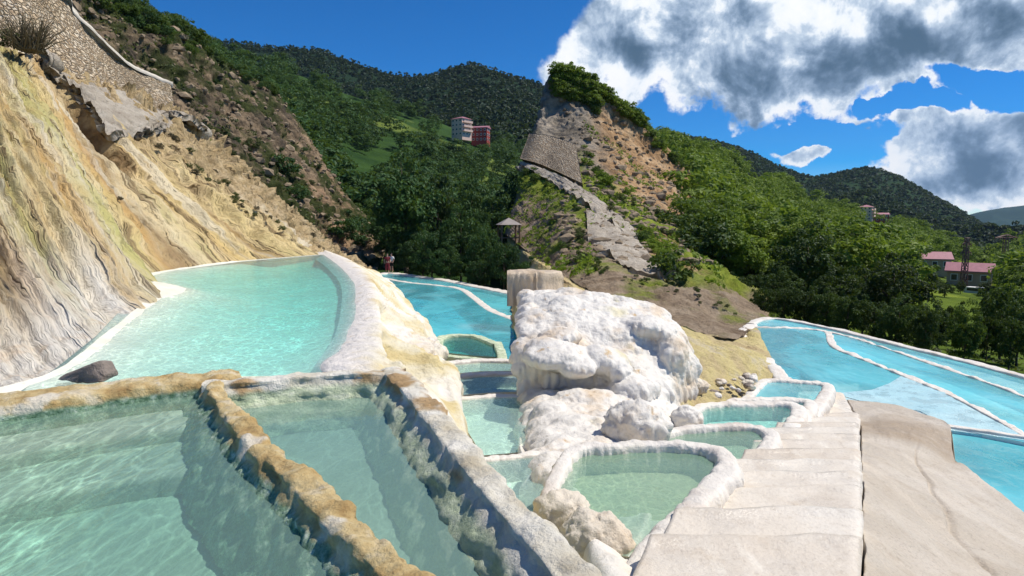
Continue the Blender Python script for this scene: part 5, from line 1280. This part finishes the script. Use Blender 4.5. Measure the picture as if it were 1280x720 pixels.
# bare twiggy shrub under the wall
def twig_shrub(p, r, label):
    mb = MB(); q = random.Random(2)
    for k in range(170):
        a = q.uniform(0, 6.28); t_ = q.uniform(.1, 1.1); d = np.array([math.cos(a) * math.sin(t_), math.sin(a) * math.sin(t_), math.cos(t_)]); L = r * q.uniform(.6, 1.1)
        b0 = np.array([q.uniform(-.3, .3) * r, q.uniform(-.3, .3) * r, 0]); m_ = b0 + d * L * .6; e = m_ + (d + np.array([q.uniform(-.5, .5), q.uniform(-.5, .5), q.uniform(-.2, .4)])) * L * .4
        mb.beam(b0, m_, .03, .02, 4); mb.beam(m_, e, .02, .01, 4)
    o = mb.build('shrub', L_DRY); o.location = tuple(p); return tag(o, label, 'shrub')
twig_shrub(D(38, 64, 29.5), 1.5, 'bare twiggy shrub at the foot of the tan stone wall')
bush(D(20, 58, 29.6), .8, L_OLIVE, 'olive shrub beside the bare twiggy one under the tan wall')
# grass on the spur and loose rubble
def tufts(name, pts, size, mat, label, seed, cat='grass'):
    rng = np.random.RandomState(seed); n = len(pts); P = np.asarray(pts)
    V, Fc = leafcloud(P, np.full(n, size), 7, size * .55, rng, .3)
    o = link(name, mesh(name, V, Fc, False), mat); return tag(o, label, cat, None, 'stuff')
def ok_sp(x, y, p, rng):
    return pn(np.array([p * .13]))[0] > -.1 and ((730 < x < 900 and 150 + (x - 730) * .75 < y < 260 + (x - 730) * .6) or (y > 205 and x < 745 and y < 345 and rng.rand() < .6))
tufts('grass', samples(G_SPV, 2600, 41, ok_sp), .28, L_BRIGHT, 'short bright grass over the face of the right spur', 1)
tufts('grass', samples(G_RUB, 900, 42, lambda x, y, p, r: pn(np.array([p * .1]))[0] > .05), .3, L_OLIVE, 'dull grass patches on the left rubble hillside', 2)
tufts('grass', samples(G_FR, 1500, 43, lambda x, y, p, r: p[1] < 45), .22, L_OLIVE, 'rough grass on the bank below the right grove', 3)
def rubble(pts, r0, r1, mat, label, seed):
    rng = np.random.RandomState(seed); IV, IF = ico(1); Vs, Fs = [], []; IF = np.array(IF)
    for i, p in enumerate(pts):
        r = rng.uniform(r0, r1) * (1 if rng.rand() < .9 else 1.8); v = IV * (1 + rng.uniform(-.28, .28, (len(IV), 1))) * np.array([1, rng.uniform(.6, 1), rng.uniform(.45, .8)]) * r
        a = rng.uniform(0, 6.28); c, s = math.cos(a), math.sin(a)
        Vs.append(np.stack([v[:, 0] * c - v[:, 1] * s, v[:, 0] * s + v[:, 1] * c, v[:, 2]], 1) + p); Fs.append(IF + i * len(IV))
    o = link('rubble', mesh('rubble', np.concatenate(Vs), np.concatenate(Fs), False), mat); return tag(o, label, 'rubble', None, 'stuff')
rubble(samples(G_RUB, 1100, 51, lambda x, y, p, r: True), .12, .5, M_ROCK, 'loose brown rocks over the left hillside', 1)
rubble(samples(G_SPV, 1300, 52, lambda x, y, p, r: 700 < x < 960 and y < 330), .12, .5, M_ROCK, 'loose brown rocks over the face of the right spur', 2)
# ------------------------------------------------------------------ buildings
M_PLA = simple('plaster_pink', (.66, .48, .4), .85, .08, .5); M_RED = simple('wall_red', (.28, .045, .035), .8, .15, .5)
M_ROOF = simple('roof_sheet_pink', (.4, .17, .19), .5, .12, 1.2, .4); M_GLS = simple('window_dark', (.03, .035, .04), .15, .1, 1, .5)
M_WHT = simple('paint_white', (.78, .76, .72), .5, .05, 2); M_TAN = simple('wall_tan', (.45, .33, .24), .85, .12, .6); M_ROOFG = simple('roof_sheet_grey', (.3, .26, .23), .6, .15, 1.5)
def building(name, loc, rz, w_, d_, h, floors, nf, ns, wall, roof, label, hip=.18, balc=False, over=.5, kind='hip', lit=None):
    t = thing(name, loc, label, 'building', None, rz)
    mb = MB(); mb.box((0, 0, h / 2 - 1), (w_, d_, h + 2)); wl = mb.build('wall', wall, t)
    mb = MB(); a = w_ / 2 + over; b = d_ / 2 + over; rh = hip * d_
    if kind == 'hip':
        V = [(-a, -b, h), (a, -b, h), (a, b, h), (-a, b, h), (-a + b * .8, 0, h + rh), (a - b * .8, 0, h + rh)] if a > b else [(-a, -b, h), (a, -b, h), (a, b, h), (-a, b, h), (-.3, 0, h + rh), (.3, 0, h + rh)]
        mb.add(V, [[0, 1, 5, 4], [1, 2, 5], [2, 3, 4, 5], [3, 0, 4], [3, 2, 1, 0]])
    else:
        V = [(-a, -b, h), (a, -b, h), (a, b, h), (-a, b, h), (-a, 0, h + rh), (a, 0, h + rh), (-a, -b, h - .25), (a, -b, h - .25), (a, b, h - .25), (-a, b, h - .25)]
        mb.add(V, [[0, 1, 5, 4], [2, 3, 4, 5], [1, 7, 8, 2, 5], [3, 9, 6, 0, 4], [0, 6, 7, 1], [2, 8, 9, 3], [6, 9, 8, 7]])
    rf = mb.build('roof', roof, t)
    fh = h / floors
    for f in range(floors):
        z = fh * (f + .55)
        for k in range(nf):
            x = -w_ / 2 + (k + .5) * w_ / nf
            m = MB(); m.box((x, -d_ / 2 - .03, z), (w_ / nf * .5, .1, fh * .48)); o = m.build('window', M_WHT, t)
            m = MB(); m.box((x, -d_ / 2 - .06, z), (w_ / nf * .4, .1, fh * .38)); m.build('pane', M_GLS, o)
        for k in range(ns):
            y = -d_ / 2 + (k + .5) * d_ / ns
            for sx in ((1, -1) if lit is None else lit):
                m = MB(); m.box((sx * (w_ / 2 + .03), y, z), (.1, d_ / ns * .5, fh * .48)); o = m.build('window', M_WHT, t)
                m = MB(); m.box((sx * (w_ / 2 + .06), y, z), (.1, d_ / ns * .4, fh * .38)); m.build('pane', M_GLS, o)
        if balc and f:
            m = MB(); m.box((w_ / 2 + .6, 0, fh * f + .05), (1.2, d_ * .92, .15)); m.box((w_ / 2 + 1.15, 0, fh * f + .55), (.1, d_ * .92, .9)); m.build('balcony', wall, t)
    return t
def at(px, py, d): return tuple(D(px, py, d))
s_ = 330 / F
building('apartment_building', at(577, 171, 330), R(-38), 7.2, 7.0, 8.6, 4, 3, 3, M_PLA, M_ROOF, 'pale pink apartment block on the shaded hill below the twin peaked mountain', balc=True)
building('apartment_building', at(601, 178, 338), R(-14), 8.2, 6, 7.2, 3, 4, 2, M_RED, M_ROOF, 'dark red apartment block next to the pale block on the shaded hill', kind='gable')
building('apartment_building', at(1082, 275, 350), R(-36), 6.2, 6.4, 7, 4, 3, 3, M_PLA, M_ROOF, 'pale pink apartment block on the sunlit hill under the long mountain', balc=True)
building('apartment_building', at(1100, 281, 360), R(-14), 7, 5, 5.8, 3, 3, 2, M_RED, M_ROOF, 'dark red apartment block next to the pale block on the sunlit hill', kind='gable')
building('house', at(1211, 356, 145), R(-38), 8.2, 5.2, 3.3, 1, 3, 2, M_TAN, M_ROOF, 'tan village house with pink sheet roof behind the parked vehicle', .34, kind='gable')
building('house', at(1158, 336, 190), R(-22), 11, 6.5, 3.2, 1, 4, 2, M_TAN, M_ROOF, 'long low house with pink roof half hidden by trees', .3, kind='gable')
def pavilion(loc, sz, label, rz=0):
    t = thing('pavilion', loc, label, 'pavilion', None, rz)
    for x in (-1, 1):
        for y in (-1, 1): MB().beam((x * sz * .8, y * sz * .8, -.3), (x * sz * .8, y * sz * .8, 2.2), .1).build('post', M_WOOD, t)
    m = MB(); m.add([(-sz, -sz, 2.1), (sz, -sz, 2.1), (sz, sz, 2.1), (-sz, sz, 2.1), (0, 0, 2.1 + sz * .62)], [[0, 1, 4], [1, 2, 4], [2, 3, 4], [3, 0, 4], [3, 2, 1, 0]]); m.build('roof', M_ROOFG, t)
    m = MB()
    for a, b in (((-1, -1), (1, -1)), ((1, -1), (1, 1)), ((-1, 1), (-1, -1))): m.beam((a[0] * sz * .8, a[1] * sz * .8, .9), (b[0] * sz * .8, b[1] * sz * .8, .9), .06)
    m.build('railing', M_WOOD, t)
pavilion(at(636, 309, 60), 1.05, 'small pavilion with pale pointed roof among the dark grove trees', R(12))
pavilion(at(1097, 384, 52), .8, 'tiny pavilion roof showing between the right grove trees', R(20))
# parked van
def van(loc, rz, label):
    t = thing('van', loc, label, 'van', None, rz)
    pr = [(-2.4, .45), (-2.4, 1.0), (-2.1, 2.05), (.9, 2.1), (1.6, 1.3), (2.3, 1.1), (2.45, .45)]
    V = [(x, y, z) for y in (-.9, .9) for x, z in pr]; n = len(pr)
    MB().add(V, [list(range(n)), list(range(2 * n - 1, n - 1, -1))] + [[i, (i + 1) % n, (i + 1) % n + n, i + n][::-1] for i in range(n)]).build('body', M_WHT, t)
    MB().add([(.93, -.8, 2.03), (1.6, -.8, 1.36), (1.6, .8, 1.36), (.93, .8, 2.03)], [[0, 1, 2, 3]]).build('windscreen', M_GLS, t).location = (.03, 0, .02)
    for s in (-1, 1): MB().box((-.6, s * .91, 1.62), (2.4, .04, .55)).build('window', M_GLS, t)
    for x in (-1.5, 1.5):
        for s in (-1, 1): MB().beam((x, s * .7, .38), (x, s * .95, .38), .38, .38, 16).build('wheel', simple('tyre', (.02, .02, .02)) if 'tyre' not in bpy.data.materials else bpy.data.materials['tyre'], t)
    for s in (-1, 1): MB().box((2.42, s * .6, .85), (.08, .3, .2)).build('headlight', M_WHT, t)
van(at(1223, 372, 128), R(-60), 'white van parked before the tan village house')
def pylon(loc, h, label, arms, rz=0):
    t = thing('power_pylon', loc, label, 'pylon', None, rz); m_ = simple('rusty_steel', (.2, .1, .09), .6, .3, 2) if 'rusty_steel' not in bpy.data.materials else bpy.data.materials['rusty_steel']
    mb = MB(); b = h * .05; tp_ = h * .03; n = 9
    P = lambda k, sx, sy: np.array([sx * (b + (tp_ - b) * k / n), sy * (b + (tp_ - b) * k / n), -4 + (h + 4) * k / n])
    c = [(-1, -1), (1, -1), (1, 1), (-1, 1)]
    for sx, sy in c: mb.beam(P(0, sx, sy), P(n, sx, sy), .11, .09, 4)
    for k in range(n):
        for i in range(4):
            a, q = c[i], c[(i + 1) % 4]; mb.beam(P(k, *a), P(k + 1, *q), .06, .06, 4); mb.beam(P(k, *q), P(k + 1, *a), .06, .06, 4); mb.beam(P(k + 1, *a), P(k + 1, *q), .06, .06, 4)
    mb.build('lattice_mast', m_, t)
    for z, L in arms:
        mb = MB()
        for sy in (-.4, .4):
            mb.beam((-L, 0, z), (L, 0, z + .01), .1, .1, 4); mb.beam((-L, 0, z), (0, sy, z + .7), .07, .07, 4); mb.beam((L, 0, z), (0, sy, z + .7), .07, .07, 4)
        for x in (-L, -L * .6, L * .6, L): mb.beam((x, 0, z), (x, 0, z - .6), .09, .09, 6)
        mb.build('cross_arm', m_, t)
pylon(at(1204, 360, 140), 11, 'narrow rusty lattice pylon rising before the village house', [(9.6, 1.0), (7.8, 1.1)])
pylon(at(1253, 352, 150), 11, 'rusty lattice pylon with a wide cross arm at the valley mouth', [(10.3, 2.9)], R(8))
# ------------------------------------------------------------------ two people by the lower pool
SK = simple('skin', (.5, .3, .22), .6, .05, 8)
def skinmesh(J, E, rad, name):
    me = bpy.data.meshes.new(name); me.from_pydata([tuple(j) for j in J], E, []); o = bpy.data.objects.new(name, me); COL.objects.link(o)
    m = o.modifiers.new('s', 'SKIN'); lay = me.skin_vertices[0] if me.skin_vertices else me.attributes.new  # created with the modifier
    if not me.skin_vertices:
        bpy.context.view_layer.objects.active = o; bpy.ops.mesh.customdata_skin_add()
    for i, r in enumerate(rad): me.skin_vertices[0].data[i].radius = (r, r)
    me.skin_vertices[0].data[0].use_root = True
    ss = o.modifiers.new('u', 'SUBSURF'); ss.levels = 2; ss.render_levels = 2
    out = evaluated(o); out.name = name; out.materials.clear(); out.polygons.foreach_set('use_smooth', [True] * len(out.polygons)); return out
def person(loc, rz, label, top, low, long_skirt, hairc):
    t = thing('person', loc, label, 'person', None, rz)
    J = [(0, 0, .95), (0, 0, 1.15), (0, .01, 1.38), (0, 0, 1.48), (0, -.01, 1.58), (0, -.01, 1.7), (.19, 0, 1.4), (.27, .02, 1.15), (.24, -.14, .97), (.22, -.2, .9), (-.19, 0, 1.4), (-.28, .03, 1.15), (-.27, -.03, .9), (-.27, -.06, .82),
         (.1, 0, .88), (.11, -.02, .5), (.11, .02, .09), (.12, -.14, .04), (-.1, 0, .88), (-.12, .04, .5), (-.13, .1, .09), (-.14, -.06, .04)]
    E = [(0, 1), (1, 2), (2, 3), (3, 4), (4, 5), (2, 6), (6, 7), (7, 8), (8, 9), (2, 10), (10, 11), (11, 12), (12, 13), (0, 14), (14, 15), (15, 16), (16, 17), (0, 18), (18, 19), (19, 20), (20, 21)]
    r = [.14, .13, .13, .055, .095, .08, .06, .045, .036, .035, .06, .045, .036, .035, .09, .06, .045, .035, .09, .06, .045, .035]
    link('body', skinmesh(J, E, r, 'body'), SK, t)
    J2 = [(0, 0, .98), (0, 0, 1.15), (0, .01, 1.38), (0, 0, 1.45), (.19, 0, 1.4), (.26, .02, 1.2), (-.19, 0, 1.4), (-.27, .03, 1.2)]
    link('shirt', skinmesh(J2, [(0, 1), (1, 2), (2, 3), (2, 4), (4, 5), (2, 6), (6, 7)], [.17, .15, .15, .075, .08, .065, .08, .065], 'shirt'), top, t)
    zl = .18 if long_skirt else .52
    J3 = [(0, 0, 1.0), (0, 0, .9), (.1, 0, .85), (.11, -.01, zl), (-.1, 0, .85), (-.12, .04, zl)]
    link('trousers', skinmesh(J3, [(0, 1), (1, 2), (2, 3), (1, 4), (4, 5)], [.165, .165, .115, .1, .115, .1], 'trousers'), low, t)
    IV, IF = ico(3); V = IV * np.array([.115, .13, .125]) + np.array([0, .02, 1.66]); keep = [f for f in IF if not any(V[i][1] < -.05 and V[i][2] < 1.7 for i in f)]
    link('hair', mesh('hair', V, keep, True), simple('hair', hairc, .5, .2, 20) if hairc else None, t)
    return t
M_MAR = simple('cloth_maroon', (.2, .03, .04), .9, .1, 9); M_BLK = simple('cloth_black', (.02, .018, .02), .9, .1, 9); M_WC = simple('cloth_white', (.75, .74, .72), .9, .06, 9)
zt = ZL + .1
p = Z(484.5, 340.5, zt); person(tuple(p), R(10), 'person in a maroon top and dark red trousers standing by the lower blue pool', M_MAR, M_MAR, True, (.03, .02, .015))
p = Z(489.5, 340, zt); person(tuple(p), R(-15), 'person in a white top and black shorts standing by the lower blue pool', M_WC, M_BLK, False, (.02, .015, .01))
